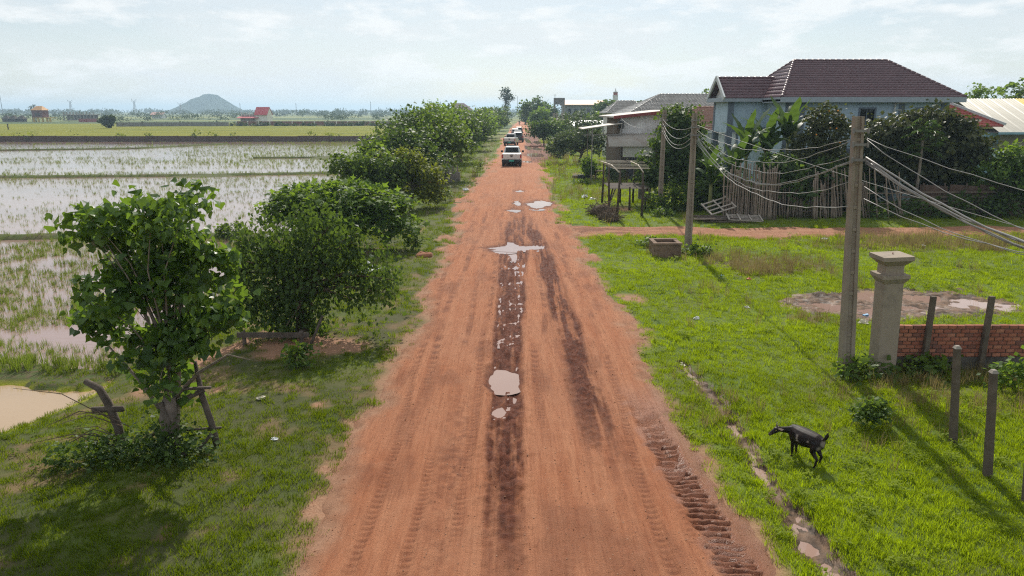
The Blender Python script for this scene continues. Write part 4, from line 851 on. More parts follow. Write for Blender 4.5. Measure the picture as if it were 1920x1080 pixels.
def hip_roof(parent, m, x0, x1, y0, y1, ze, rx0, rx1, ry, zr, **k):
    A, B, C, D = (x0,y0,ze), (x1,y0,ze), (x1,y1,ze), (x0,y1,ze); P, Q = (rx0,ry,zr), (rx1,ry,zr)
    r = link('roof', MB().poly([A,B,Q,P]).poly([B,C,Q]).poly([C,D,P,Q]).poly([D,A,P]).poly([D,C,B,A]).mesh('roof'), m, parent)
    tslope(r, m, A, B, Q, P, **k); tslope(r, m, C, D, P, Q, **k); tslope(r, m, D, A, P, P, **k); tslope(r, m, B, C, Q, Q, **k)
    for a, b in ((A,P),(B,Q),(C,Q),(D,P),(P,Q)): ridge(r, m, Vector(a)+Vector((0,0,.05)), Vector(b)+Vector((0,0,.05)))
    return r
def wall_with_holes(mb, x0, x1, y, z0, z1, holes, th=.18):
    xs = sorted({x0, x1, *[h[0] for h in holes], *[h[1] for h in holes]}); zs = sorted({z0, z1, *[h[2] for h in holes], *[h[3] for h in holes]})
    for a, b in zip(xs, xs[1:]):
        for c, d in zip(zs, zs[1:]):
            if not any(h[0] <= (a+b)/2 <= h[1] and h[2] <= (c+d)/2 <= h[3] for h in holes): mb.box(a, b, y, y+th, c, d)
def window(parent, x0, x1, y, z0, z1, frame=GREYP):
    w = MB(); f = .11
    w.box(x0-f, x0, y-.03, y+.1, z0-f, z1+f).box(x1, x1+f, y-.03, y+.1, z0-f, z1+f).box(x0, x1, y-.03, y+.1, z1, z1+f).box(x0-f-.05, x1+f+.05, y-.09, y+.1, z0-f, z0).box((x0+x1)/2-.025, (x0+x1)/2+.025, y+.03, y+.09, z0, z1)
    o = w.build('window', frame, parent); MB().box(x0, x1, y+.10, y+.12, z0, z1).build('pane', GLASSD, o); return o
def blue_house():
    h = empty('blue_house', (21, 43.8, 0), 'two storey light blue house with dark purple tiled roof', 'house'); h.location = (0,0,0)
    ze = 6.2; wl, wr, wf, wb = 16.35, 26.2, 43.9, 52.4
    w = MB(); holes = [(20.9,21.75,3.95,5.6),(20.9,21.75,.9,2.5),(24.3,25.2,3.95,5.6)]
    wall_with_holes(w, wl, wr, wf, 0, ze-.05, holes); w.box(wl, wl+.18, wf+.18, wb, 0, ze-.05).box(wr-.18, wr, wf+.18, wb, 0, ze-.05).box(wl+.18, wr-.18, wb-.18, wb, 0, ze-.05)
    w.build('wall', BLUEW, h)
    for q in holes: window(h, q[0], q[1], wf, q[2], q[3])
    f = MB().box(15.9, 26.85, 43.35, 43.5, ze-.20, ze+.10).box(15.9, 26.85, 43.5, 53, ze-.14, ze-.02).box(15.9, 16.0, 43.5, 53, ze-.20, ze+.10).box(26.75, 26.85, 43.5, 53, ze-.20, ze+.10)
    f.build('fascia', mat('grey_fascia', (.30,.345,.39), .6, .08), h)
    for x in (16.4, 17.25, 23.2, 25.7): MB().box(x, x+.32, wf-.06, wf+.02, 0, ze-.2).build('pilaster', GREYP, h)
    MB().box(wl-.04, wr+.04, wf-.05, wf+.03, 3.05, 3.3).build('belt_course', GREYP, h)
    MB().tube([(22.9,wf-.1,5.95),(22.9,wf-.1,3.4)], .045, 8).tube([(22.9,wf-.1,5.95),(23.6,wf-.1,6.0)], .045, 8).build('rain_pipe', WHITEW, h, True)
    hip_roof(h, TILE_P, 15.95, 26.8, 43.4, 52.9, ze+.06, 18.25, 24.3, 48.15, 8.62)
    # balcony wing on columns
    zb, zt, x0, x1, y0, y1 = 4.3, 6.12, 13.85, 16.35, 47.0, 50.2
    MB().box(x0, x1, y0, y0+.15, zb, zt).box(x0, x0+.15, y0+.15, y1, zb, zt).box(x0+.15, x1, y1-.15, y1, zb, zt).box(x0, x1, y0, y1, zb-.15, zb).build('wing_wall', BLUEW, h)
    MB().box(x0+.3, x1, y0-.04, y0+.02, zb-.16, zb+.18).build('wing_beam', GREYP, h)
    for cx, cy in ((x0+.02, y0-.05), (x0-.03, y1-.36)):
        MB().box(cx, cx+.36, cy, cy+.36, 0, zt-.05).box(cx-.05, cx+.41, cy-.05, cy+.41, 3.25, 3.38).box(cx-.04, cx+.4, cy-.04, cy+.4, .0, .3).build('column', GREYP, h)
    MB().box(13.4, 15.9, 46.6, 46.72, zt-.05, zt+.2).box(13.4, 13.52, 46.72, 50.5, zt-.05, zt+.2).box(13.52, 15.9, 46.72, 50.5, zt-.04, zt+.06).build('fascia', MATS['grey_fascia'], h)
    yr, zr = 48.55, 7.56
    r = link('roof', MB().poly([(13.5,46.6,zt+.15),(18.4,46.6,zt+.15),(18.4,yr,zr),(13.5,yr,zr)]).poly([(13.5,yr,zr),(18.4,yr,zr),(18.4,50.5,zt+.15),(13.5,50.5,zt+.15)]).mesh('roof'), TILE_P, h)
    tslope(r, TILE_P, (13.5,46.6,zt+.15), (17.6,46.6,zt+.15), (17.6,yr,zr), (13.5,yr,zr)); tslope(r, TILE_P, (17.6,50.5,zt+.15), (13.5,50.5,zt+.15), (13.5,yr,zr), (17.6,yr,zr)); ridge(r, TILE_P, (13.5,yr,zr+.05), (17.4,yr,zr+.05))
    MB().poly([(13.9,46.75,zt+.1),(13.9,50.4,zt+.1),(13.9,yr,zr-.1)]).build('gable', WHITEW, h)
    MB().bar((13.44,46.5,zt+.14),(13.44,yr,zr+.08), .1, .26).bar((13.44,50.6,zt+.14),(13.44,yr,zr+.08), .1, .26).build('barge_board', mat('pale_trim', (.55,.58,.58), .7, .06), h)
blue_house()
def small_houses():
    h = empty('white_house', (0,0,0), 'low white house with brown tiled roof behind the blue house columns', 'house')
    MB().box(12.6, 20.5, 57, 63, 0, 4.0).build('wall', WHITEW, h); MB().box(12.0, 21, 56.3, 56.45, 3.85, 4.1).build('fascia', WHITEW, h)
    for x in (17.6, 19.4): MB().box(x, x+.35, 56.9, 57.0, 0, 3.9).build('pilaster', GREYP, h)
    hip_roof(h, TILE_B, 11.9, 21, 56.2, 63.5, 4.05, 15, 18.2, 59.8, 5.75, course=.36)
    h = empty('grey_roofed_house', (0,0,0), 'house with large pale grey tiled hip roof beyond the corrugated shed', 'house')
    MB().box(12.3, 25, 72.8, 82, 0, 5.1).build('wall', WHITEW, h); hip_roof(h, TILE_G, 11.4, 26, 72, 83, 5.15, 15.6, 22, 77.5, 7.15, course=.40, tw=.34, amp=.05)
    hip_roof(h, TILE_G, 10.9, 16, 84.5, 91, 5.2, 12.6, 14.6, 87.5, 6.6, course=.42, tw=.36, amp=.05)
    MB().box(11.3, 15.6, 85, 90.5, 0, 5.15).build('annex_wall', WHITEW, h)
    h = empty('red_roofed_house', (0,0,0), 'blue walled house with red tiled roof right of mango tree', 'house')
    MB().box(27.2, 32.6, 50.6, 58, 0, 4.4).build('wall', mat('greyblue_render', (.30,.36,.44), .85, .08), h); MB().box(28.0, 34.5, 49.6, 50.55, 2.35, 2.75).build('parapet', BLUEW, h)
    hip_roof(h, TILE_R, 25.6, 33.6, 49.8, 58.6, 4.45, 27.6, 29.4, 54.5, 6.95, course=.36)
    MB().bar((33.7,49.7,4.62),(29.5,54.5,7.15), .14, .16).build('hip_trim', mat('pale_trim', (.55,.58,.58), .7, .06), h)
    # warehouse with ribbed cream roof
    h = empty('warehouse', (0,0,0), 'long warehouse with ribbed cream metal roof and one yellow sheet', 'building')
    RIB = mat('cream_sheet', (.50,.47,.40), .5, .06, 1, .05, spec=.4); YEL = mat('yellow_sheet', (.55,.42,.10), .5, .06, 1, .05, spec=.4); PNK = mat('pinkish_sheet', (.50,.44,.43), .5, .06, 1, .05)
    ye, yr, zev, zr = 55, 61.4, 3.9, 6.5
    def ribs(x0, x1, m):
        V = []; Fc = []; xs = np.arange(x0, x1+.001, .0625); prof = np.where((np.arange(len(xs)) % 4) == 0, .045, 0)
        for yy, zz in ((ye, zev), (yr, zr), (yr+6.4, zev)): V.append(np.stack([xs, np.full(len(xs), yy), zz+prof], 1))
        n = len(xs); i = np.arange(n-1); Fc = np.concatenate([np.stack([i+k*n, i+1+k*n, i+1+(k+1)*n, i+(k+1)*n], 1) for k in (0, 1)])
        link('roof_sheet', np_mesh('roof_sheet', np.concatenate(V), Fc), m, h)
    x = 36.9
    for i in range(16): ribs(x+i*1.0, x+i*1.0+1.0, YEL if i == 5 else PNK if i > 5 else RIB)
    MB().box(37.6, 53, 55.8, 67, 0, 3.9).build('wall', mat('dusty_block', (.24,.215,.19), .95, .15), h); MB().box(36.8, 53, 54.85, 54.98, 3.78, 3.95).build('gutter', mat('blue_metal', (.20,.34,.42), .5), h); MB().box(36.8, 37.6, 56, 66.5, 0, 3.85).build('end_wall', MATS['blue_metal'], h)
    for zc in (2.6, 1.6): MB().box(37.6, 53, 55.76, 55.79, zc, zc+.08).build('rail', CONC, h)
small_houses()
SHEET = mat('corrugated_steel', (.70,.69,.68), .45, .12, 2, .05, spec=.5, dirt=(.42,.39,.36), dscale=1.2); AWN = mat('weathered_sheet', (.36,.33,.29), .6, .15, 2, .1, dirt=(.26,.21,.17), dscale=1); RUST = mat('red_fascia', (.22,.05,.045), .7, .15); DKWOOD = mat('dark_wood', (.075,.055,.042), .95, .35, 8, .5); STEEL = mat('grey_steel', (.20,.19,.18), .6, .1)
def corr(path, x0, x1, axis='x', pitch=.2, amp=.025):
    "corrugated sheet: profile path of (y, z) points swept along x"
    xs = np.arange(x0, x1+.001, pitch/4); w = amp*np.sin(np.arange(len(xs))*math.pi/2); V = []; n = len(xs)
    for k, (y, z) in enumerate(path):
        a = np.array(path[max(k-1, 0)]); b = np.array(path[min(k+1, len(path)-1)]); d = (b-a)/np.linalg.norm(b-a); V.append(np.stack([xs, y-d[1]*w, z+d[0]*w], 1))
    i = np.arange(n-1); Fc = np.concatenate([np.stack([i+k*n, i+1+k*n, i+1+(k+1)*n, i+(k+1)*n], 1) for k in range(len(path)-1)])
    return np_mesh('sheet', np.concatenate(V), Fc, True)
def shed():
    h = empty('corrugated_shed', (0,0,0), 'corrugated steel shed with red fascia, curved awning and open lean-to', 'shed')
    link('side_sheet', corr([(60, 3.2), (60, 5.15)], 8.9, 13.2), SHEET, h)
    MB().box(9.0, 13.2, 60.1, 69, 0, 4.9).build('wall', mat('shade_darkened_wall', (.13,.105,.085), .95, .2), h)  # wall colour darkened to stand for the shade under the awning
    MB().hexa([(8.3,59.6,4.95),(13.4,59.6,5.45),(13.4,70,5.45),(8.3,70,4.95),(8.3,59.6,5.08),(13.4,59.6,5.6),(13.4,70,5.6),(8.3,70,5.08)]).build('roof', AWN, h)
    MB().hexa([(8.3,59.4,4.88),(13.4,59.4,5.38),(13.4,59.58,5.38),(8.3,59.58,4.88),(8.3,59.4,5.12),(13.4,59.4,5.64),(13.4,59.58,5.64),(8.3,59.58,5.12)]).build('fascia', RUST, h)
    pth = [(60, 3.7), (59, 3.6), (58.3, 3.42), (57.8, 3.1), (57.65, 2.75)]
    link('curved_awning', corr(pth, 7.7, 11.6), AWN, h); MB().box(8.9, 11.4, 57.9, 58.0, 1.9, 2.8).build('awning_apron', mat('cream_panel', (.46,.45,.40), .7, .1), h)
    MB().box(9.4, 10.6, 57.95, 58.05, .1, 1.85).build('door', mat('blackish_door', (.03,.03,.035), .7), h)
    # lean-to
    MB().hexa([(5.7,58.6,4.05),(8.9,58.6,4.5),(8.9,62.5,4.5),(5.7,62.5,4.05),(5.7,58.6,4.11),(8.9,58.6,4.56),(8.9,62.5,4.56),(5.7,62.5,4.11)]).build('lean_to_roof', AWN, h)
    t = MB().bar((5.75,58.7,3.62),(8.9,58.7,3.66), .06, .08)
    for x in (6.5, 7.4, 8.2): t.bar((x,58.7,3.62),(x,58.7,4.08+(x-5.7)*.14), .05, .05)
    t.build('truss', STEEL, h)
    for x, y in ((6.5,58.7),(6.5,62.3),(8.85,58.7)): MB().box(x-.04, x+.04, y-.04, y+.04, 0, 4.1+(x-5.7)*.14).build('post', STEEL, h)
    MB().box(8.7, 9.1, 59.3, 59.7, 4.1, 4.7).build('meter_box', mat('black_paint', (.02,.02,.022), .5), h)
    # clutter under the lean-to
    b = empty('blue_barrel', (8.1, 59.6, 0), 'blue plastic barrel under the lean-to roof', 'barrel'); MB().tube([(0,0,0),(0,0,.1),(0,0,.45),(0,0,.8),(0,0,.9)], [.26,.29,.3,.29,.26], 14).build('drum', mat('blue_plastic', (.06,.19,.38), .45), b, True); MB().tube([(0,0,.9),(0,0,.93)], [.27,.27], 14).build('lid', MATS['blue_plastic'], b, True)
    c = empty('wooden_table', (7.4, 58.9, 0), 'old wooden table standing under the lean-to', 'table'); MB().box(-.6,.6,-.35,.35,.7,.75).build('table_top', DKWOOD, c)
    for sx in (-.52,.52):
        for sy in (-.28,.28): MB().box(sx-.03,sx+.03,sy-.03,sy+.03,0,.7).build('leg', DKWOOD, c)
shed()
def factory():
    h = empty('factory', (0,0,0), 'distant grey factory hall with long orange roof', 'building')
    MB().box(18.5, 33.6, 262, 275, 0, 7.6).build('wall', mat('factory_grey', (.30,.32,.32), .9), h)
    MB().hexa([(18,260.5,7.5),(34.2,260.5,7.5),(34.2,268,9.2),(18,268,9.2),(18,260.5,7.7),(34.2,260.5,7.7),(34.2,268,9.4),(18,268,9.4)]).hexa([(18,268,9.2),(34.2,268,9.2),(34.2,276,7.5),(18,276,7.5),(18,268,9.4),(34.2,268,9.4),(34.2,276,7.7),(18,276,7.7)]).build('roof', mat('orange_sheet', (.52,.25,.13), .6, .08), h)
    for i in range(6): MB().box(20+i*2.3, 21.2+i*2.3, 261.9, 261.98, 4.6, 6.2).build('window', GLASSD, h)
    t = empty('concrete_water_tank', (16.4, 255, 0), 'square dark concrete water tank on legs left of factory', 'water tank')
    MB().box(-1.85,1.85,-1.6,1.6,7.7,9.9).build('tank', mat('sooty_concrete', (.16,.15,.15), .9, .3, 1), t)
    for sx in (-1.6,1.6):
        for sy in (-1.4,1.4): MB().box(sx-.22,sx+.22,sy-.2,sy+.2,0,7.7).build('leg', CONC, t)
    MB().tube([(-1.5,0,9.9),(-1.5,0,11)], .08, 5).bar((-2,0,10.9),(-1,0,10.9), .1).build('antenna', STEEL, t)
    w = empty('white_tower', (42.2, 300, 0), 'white tower with reddish crown rising behind trees', 'tower')
    MB().box(-.95,.95,-.95,.95,0,11.6).build('shaft', WHITEW, w); MB().box(-.8,.8,-.8,.8,11.6,12.9).build('belfry', mat('tower_red', (.30,.10,.08), .8), w); MB().box(-1,1,-1,1,11.5,11.75).box(-.95,.95,-.95,.95,12.9,13.1).build('cornice', WHITEW, w); MB().tube([(0,0,13.1),(0,0,13.6),(0,0,14.6)], [.5,.3,.05], 8).build('finial', WHITEW, w)
    s = empty('white_shed', (0,0,0), 'low sheds with bright white sheet roofs among the trees', 'shed')
    MB().box(10.2, 17.5, 126, 132, 0, 3.0).build('wall', WHITEW, s); MB().hexa([(9.8,125.4,2.9),(18,125.4,2.9),(18,129,3.8),(9.8,129,3.8),(9.8,125.4,3.0),(18,125.4,3.0),(18,129,3.9),(9.8,129,3.9)]).build('roof', mat('white_sheet', (.72,.73,.74), .4, .05), s)
    for i, (px, ln, lab) in enumerate(((1043,-.5,'leftmost of the leaning pale posts beyond the road bushes'),(1050,-.7,'middle leaning pale post beyond the road bushes'),(1062,-.9,'rightmost leaning pale post beyond the road bushes'))):
        x = XY(px, 140, 2); p = empty('leaning_post', (x, 140, 0), lab, 'post', 'leaning pale posts'); MB().bar((0,0,-.1),(ln,0,5.0), .34, .3).build('shaft', CONC, p); MB().bar((ln-.22,0,5.0),(ln+.22,0,5.06), .3, .12).build('cap', CONC, p)
factory()
# ------------------------------------------------------------------ poles, cables, gate, wall, fences
POLE = mat('pole_concrete', (.27,.225,.18), .92, .18, 4, .4, 40, dirt=(.19,.145,.11), dscale=2)
def pole(x, y, h, lx, label, wb=.27, wt=.18):
    t = empty('utility_pole', (x, y, float(zg(x, y))-.02), label, 'utility pole', 'concrete utility poles')
    mb = MB(); d = .72
    def ring(k): # section at fraction k: I shape with shallow recess on front
        w = (wb+(wt-wb)*k)/2; q = w*d; z = h*k; ox = lx*k
        return [(ox-w,-q,z),(ox-w*.42,-q,z),(ox-w*.36,-q+.035,z),(ox+w*.36,-q+.035,z),(ox+w*.42,-q,z),(ox+w,-q,z),(ox+w,q,z),(ox-w,q,z)]
    ks = [-.03, .5, .96, 1.0]; b = 0
    for k in ks: mb.v += ring(k)
    for i in range(len(ks)-1):
        for j in range(8): mb.f.append((i*8+j, i*8+(j+1) % 8, (i+1)*8+(j+1) % 8, (i+1)*8+j))
    mb.f.append(tuple((len(ks)-1)*8+j for j in range(8))); mb.build('shaft', POLE, t)
    rung = MB().box(-.052,.052,-.02,.02,-.03,.03).mesh('step_block'); rung.materials.append(POLE)
    n = int(h/.42)
    for i in range(1, n):
        k = i/n; w = (wb+(wt-wb)*k)/2; o = link('step_block', rung, None, t, (lx*k, -w*d+.030, h*k)); o.scale = (w/.15, 1, 1)
    br = MB()
    for zz in (h-.28, h-.55, h-.85): br.bar((lx*zz/h-.16,-.13,zz),(lx*zz/h+.16,-.13,zz), .03, .05).tube([(lx*zz/h-.15,-.15,zz-.05),(lx*zz/h-.15,-.15,zz+.06)], .025, 6).tube([(lx*zz/h+.15,-.15,zz-.05),(lx*zz/h+.15,-.15,zz+.06)], .025, 6)
    br.build('cable_bracket', STEEL, t); return t
PC, PB, PA = Vector((7.25,14.53,0)), Vector((7.25,28.78,0)), Vector((8.40,40.24,0))
pole(7.25, 14.53, 5.43, -.36, 'nearest tall concrete pole beside the gate pillar', .28, .19)
pole(7.25, 28.78, 5.42, -.05, 'middle concrete pole behind the well box')
pole(8.40, 40.24, 5.60, .0, 'far concrete pole against the vine covered tree', .27, .19)
CAB = mat('grey_cable', (.26,.25,.24), .5, .1, 5, 0, spec=.5); CABB = mat('dark_cable', (.10,.10,.10), .5, .1, 5, 0)
def cable(S_, E_, sag, r=.012, label='', group='', m=None, n=26, twist=0):
    S_, E_ = Vector(S_), Vector(E_); pts = []
    for i in range(n+1):
        u = i/n; p = S_.lerp(E_, u); p.z -= 4*sag*u*(1-u)+(.014*math.sin(u*61+twist)+.02*math.sin(u*17+twist*3) if twist else 0); pts.append(p)
    o = MB().tube(pts, r*.72, 5).build('overhead_cable', m or CAB, None, True); return tag(o, label, 'cable', group)
L1 = 'grey cable sagging between the middle and nearest concrete poles'; G1 = 'cables between middle and nearest poles'
tC = lambda z, dx=-.2: (PC.x-.36*z/5.43+dx, PC.y-.15, z); tB = lambda z, dx=0: (PB.x-.05+dx, PB.y-.15, z); tA = lambda z, dx=0: (PA.x+dx, PA.y-.15, z)
ORD = ('topmost','second','third','fourth','fifth','sixth','lowest')
for k_, (zb, zc, sg, r) in enumerate(((4.75,4.95,.45,.009),(4.7,4.9,.75,.011),(4.55,4.62,.78,.012),(4.5,4.55,1.05,.016),(4.45,4.5,1.0,.013),(4.35,4.1,.9,.010),(4.3,3.6,.75,.012))):
    cable(tB(zb, .1), tC(zc), sg, r, ORD[k_]+' cable at the nearest pole of those sagging to the middle pole', G1, twist=sg*9)
cable(tB(4.95,.1), (13.2, 14.3, 2.45), .15, .010, 'straight thin cable running from the middle pole past the nearest pole to the right', 'cables leaving to the right')
L2 = 'cable in the thick bundle dropping from nearest pole to the right edge'; G2 = 'cables leaving to the right'
for i, (z, yy, r) in enumerate(((4.62,452,.015),(4.55,455,.013),(4.5,462,.013),(4.58,458,.010),(4.52,466,.010))):
    Sx = tC(z, .12); Ex = (11.9+.05*i, 4.5, 5.1); u = .29; drop = (Sx[2]+(Ex[2]-Sx[2])*u)-(ZY(yy, 11.6)); cable(Sx, Ex, drop/(4*u*(1-u)), r*1.7, L2, G2, twist=i+1)
for z, yy, r, lab in ((4.98,360,.009,'topmost thin cable from nearest pole to the right edge'),(4.95,432,.011,'second thin cable from nearest pole to the right edge'),(4.0,480,.011,'lower loose cable from nearest pole dropping past the bundle'),(3.75,474,.011,'lowest loose cable tied to nearest pole below the bundle')):
    Sx = tC(z, .12); Ex = (12.1, 4.4, 5.1); u = .29; drop = (Sx[2]+(Ex[2]-Sx[2])*u)-(ZY(yy, 11.6)); cable(Sx, Ex, drop/(4*u*(1-u)), r, lab, G2, twist=z)
for zb, sg, r in ((5.0,.3,.011),(4.8,.5,.013),(4.6,.6,.012),(4.4,.55,.012)): cable(tA(zb+.05,-.1), tB(zb-.1,-.1), sg, r, {5.0:'topmost',4.8:'second',4.6:'third',4.4:'lowest'}[zb]+' cable sagging between the far and middle concrete poles', 'cables between far and middle poles')
for zb, ex, ez, sg, r in ((5.05,8.9,4.9,.55,.014),(4.95,8.9,4.85,.9,.012)): cable(tA(zb,-.1), (ex, 59.4, ez), sg, r, ('tighter' if sg < .7 else 'slacker')+' cable from the far concrete pole to the corrugated shed', 'cables to the shed')
# --- gate pillar
def pillar():
    t = empty('gate_pillar', (8.02, 14.52, -.03), 'square rendered gate pillar with stepped capital beside nearest pole', 'gate pillar'); t.rotation_euler = (0, -.04, 0)
    P = mat('pillar_render', (.31,.255,.20), .93, .14, 3, .35, 50, dirt=(.21,.175,.14), dscale=3)
    MB().hexa([(-.2,-.2,-.1),(.2,-.2,-.1),(.2,.2,-.1),(-.2,.2,-.1),(-.2,-.2,2.05),(.2,-.2,2.05),(.2,.2,2.05),(-.2,.2,2.05)]).build('shaft', P, t, bevel=.006)
    def cap(nm, z, prof):
        m = MB()
        for (w0, z0), (w1, z1) in zip(prof, prof[1:]): m.hexa([(-w0,-w0,z+z0),(w0,-w0,z+z0),(w0,w0,z+z0),(-w0,w0,z+z0),(-w1,-w1,z+z1),(w1,-w1,z+z1),(w1,w1,z+z1),(-w1,w1,z+z1)])
        m.build(nm, P, t)
    cap('ledge', 2.05, [(.205,0),(.275,.11)]); cap('ledge', 2.1605, [(.28,0),(.28,.075)]); cap('neck', 2.236, [(.185,0),(.185,.19)]); cap('flare', 2.427, [(.19,0),(.305,.12)]); cap('cap_slab', 2.548, [(.315,0),(.315,.085)])
    MB().tube([(.03,.02,2.63),(.03,.02,2.67)], .012, 6).build('rebar_stub', RUST, t)
pillar()
# --- brick wall with concrete posts, every brick a piece
def brick_wall():
    y = 14.78; x0, x1 = 8.23, 13.0; t = empty('brick_wall', (x0, y, 0), 'low unfinished red brick wall with concrete posts right of gate pillar', 'wall')
    rng = random.Random(4); B = [mat('brick_%d' % i, c, .9, .2, 12, .4, 60) for i, c in enumerate(((.34,.125,.075),(.28,.10,.065),(.38,.16,.10),(.20,.085,.062)))]
    ms = []
    for i in range(4):
        me = MB().box(-.088,.088,-.05,.05,-.037,.037).mesh('brick'); bm = bmesh.new(); bm.from_mesh(me); bmesh.ops.bevel(bm, geom=bm.edges[:], offset=.005, segments=1, affect='EDGES'); bm.to_mesh(me); bm.free(); me.materials.append(B[i]); ms.append(me)
    for c in range(8):
        n = int((x1-x0)/.19)
        for i in range(n):
            x = (i+.5)*.19+(.095 if c % 2 else 0)
            if x > x1-x0-.09: continue
            link('brick', ms[rng.choice((0,0,1,1,2,3))], None, t, (x+rng.uniform(-.004,.004), rng.uniform(-.007,.007), .27+.0455+c*.0905+rng.uniform(-.003,.003)), (0, rng.uniform(-.012,.012), rng.uniform(-.02,.02)))
    MB().box(0, x1-x0, -.036, .036, .27, .27+8*.0905-.012).build('mortar', mat('mortar', (.10,.075,.06), 1, .2, 10, .5), t)
    MB().box(-.02, x1-x0, -.075, .075, .0, .262).build('plinth', mat('dark_plinth', (.11,.10,.09), .95, .3, 4, .4, dirt=(.05,.045,.04)), t)
    for i, px in enumerate((1737, 1845, 1956, 2066)):
        x = XY(px, y-.1, .6)-x0; MB().hexa([(x-.055,-.16,-.05),(x+.055,-.16,-.05),(x+.055,-.056,-.05),(x-.055,-.056,-.05),(x-.05,-.155,1.66),(x+.05,-.155,1.66),(x+.05,-.06,1.66),(x-.05,-.06,1.66)]).build('post', mat('backlit_dark_post', (.115,.092,.072), .95, .25, 5, .4), t, bevel=.006)  # post concrete darkened in its colour to carry the backlit look
brick_wall()
for (x, y, h, lab) in ((7.55,11.13,1.77,'thin concrete fence post nearest the brick wall'),(7.37,9.95,1.79,'middle one of three thin concrete fence posts'),(7.45,9.20,1.83,'thin concrete fence post at right edge of the picture'),(7.4,8.3,1.8,'thin concrete fence post just outside the right edge')):
    t = empty('fence_post', (x, y, -.04), lab, 'post', 'thin concrete fence posts'); lx = -.2
    MB().hexa([(-.055,-.05,-.1),(.055,-.05,-.1),(.055,.05,-.1),(-.055,.05,-.1),(lx-.045,-.045,h-.03),(lx+.045,-.045,h-.03),(lx+.045,.045,h-.03),(lx-.045,.045,h-.03)]).build('shaft', MATS['backlit_dark_post'], t, bevel=.008)
    MB().hexa([(lx-.052,-.05,h-.032),(lx+.052,-.05,h-.032),(lx+.052,.05,h-.032),(lx-.052,.05,h-.032),(lx-.03,-.03,h+.015),(lx+.03,-.03,h+.015),(lx+.03,.03,h+.015),(lx-.03,.03,h+.015)]).build('worn_top', CONC, t)
# --- well box
def well():
    t = empty('well_box', (6.02, 27.5, -.08), 'open square concrete tank standing in grass by the middle pole', 'tank'); m = mat('stained_concrete', (.20,.135,.095), .93, .25, 3, .4, 40, dirt=(.09,.058,.04), dscale=2)
    w = .52; MB().box(-w,w,-w,-w+.1,0,.56).box(-w,w,w-.1,w,0,.56).box(-w,-w+.1,-w+.1,w-.1,0,.56).box(w-.1,w,-w+.1,w-.1,0,.56).build('wall', m, t); q = w+.035
    MB().box(-q,q,-q,-q+.16,.562,.64).box(-q,q,q-.16,q,.562,.64).box(-q,-q+.16,-q+.16,q-.16,.562,.64).box(q-.16,q,-q+.16,q-.16,.562,.62).build('rim', m, t)
    MB().box(-w+.1,w-.1,-w+.1,w-.1,.0,.40).build('fill', mat('dark_earth', (.09,.065,.045), 1, .3), t)
well()
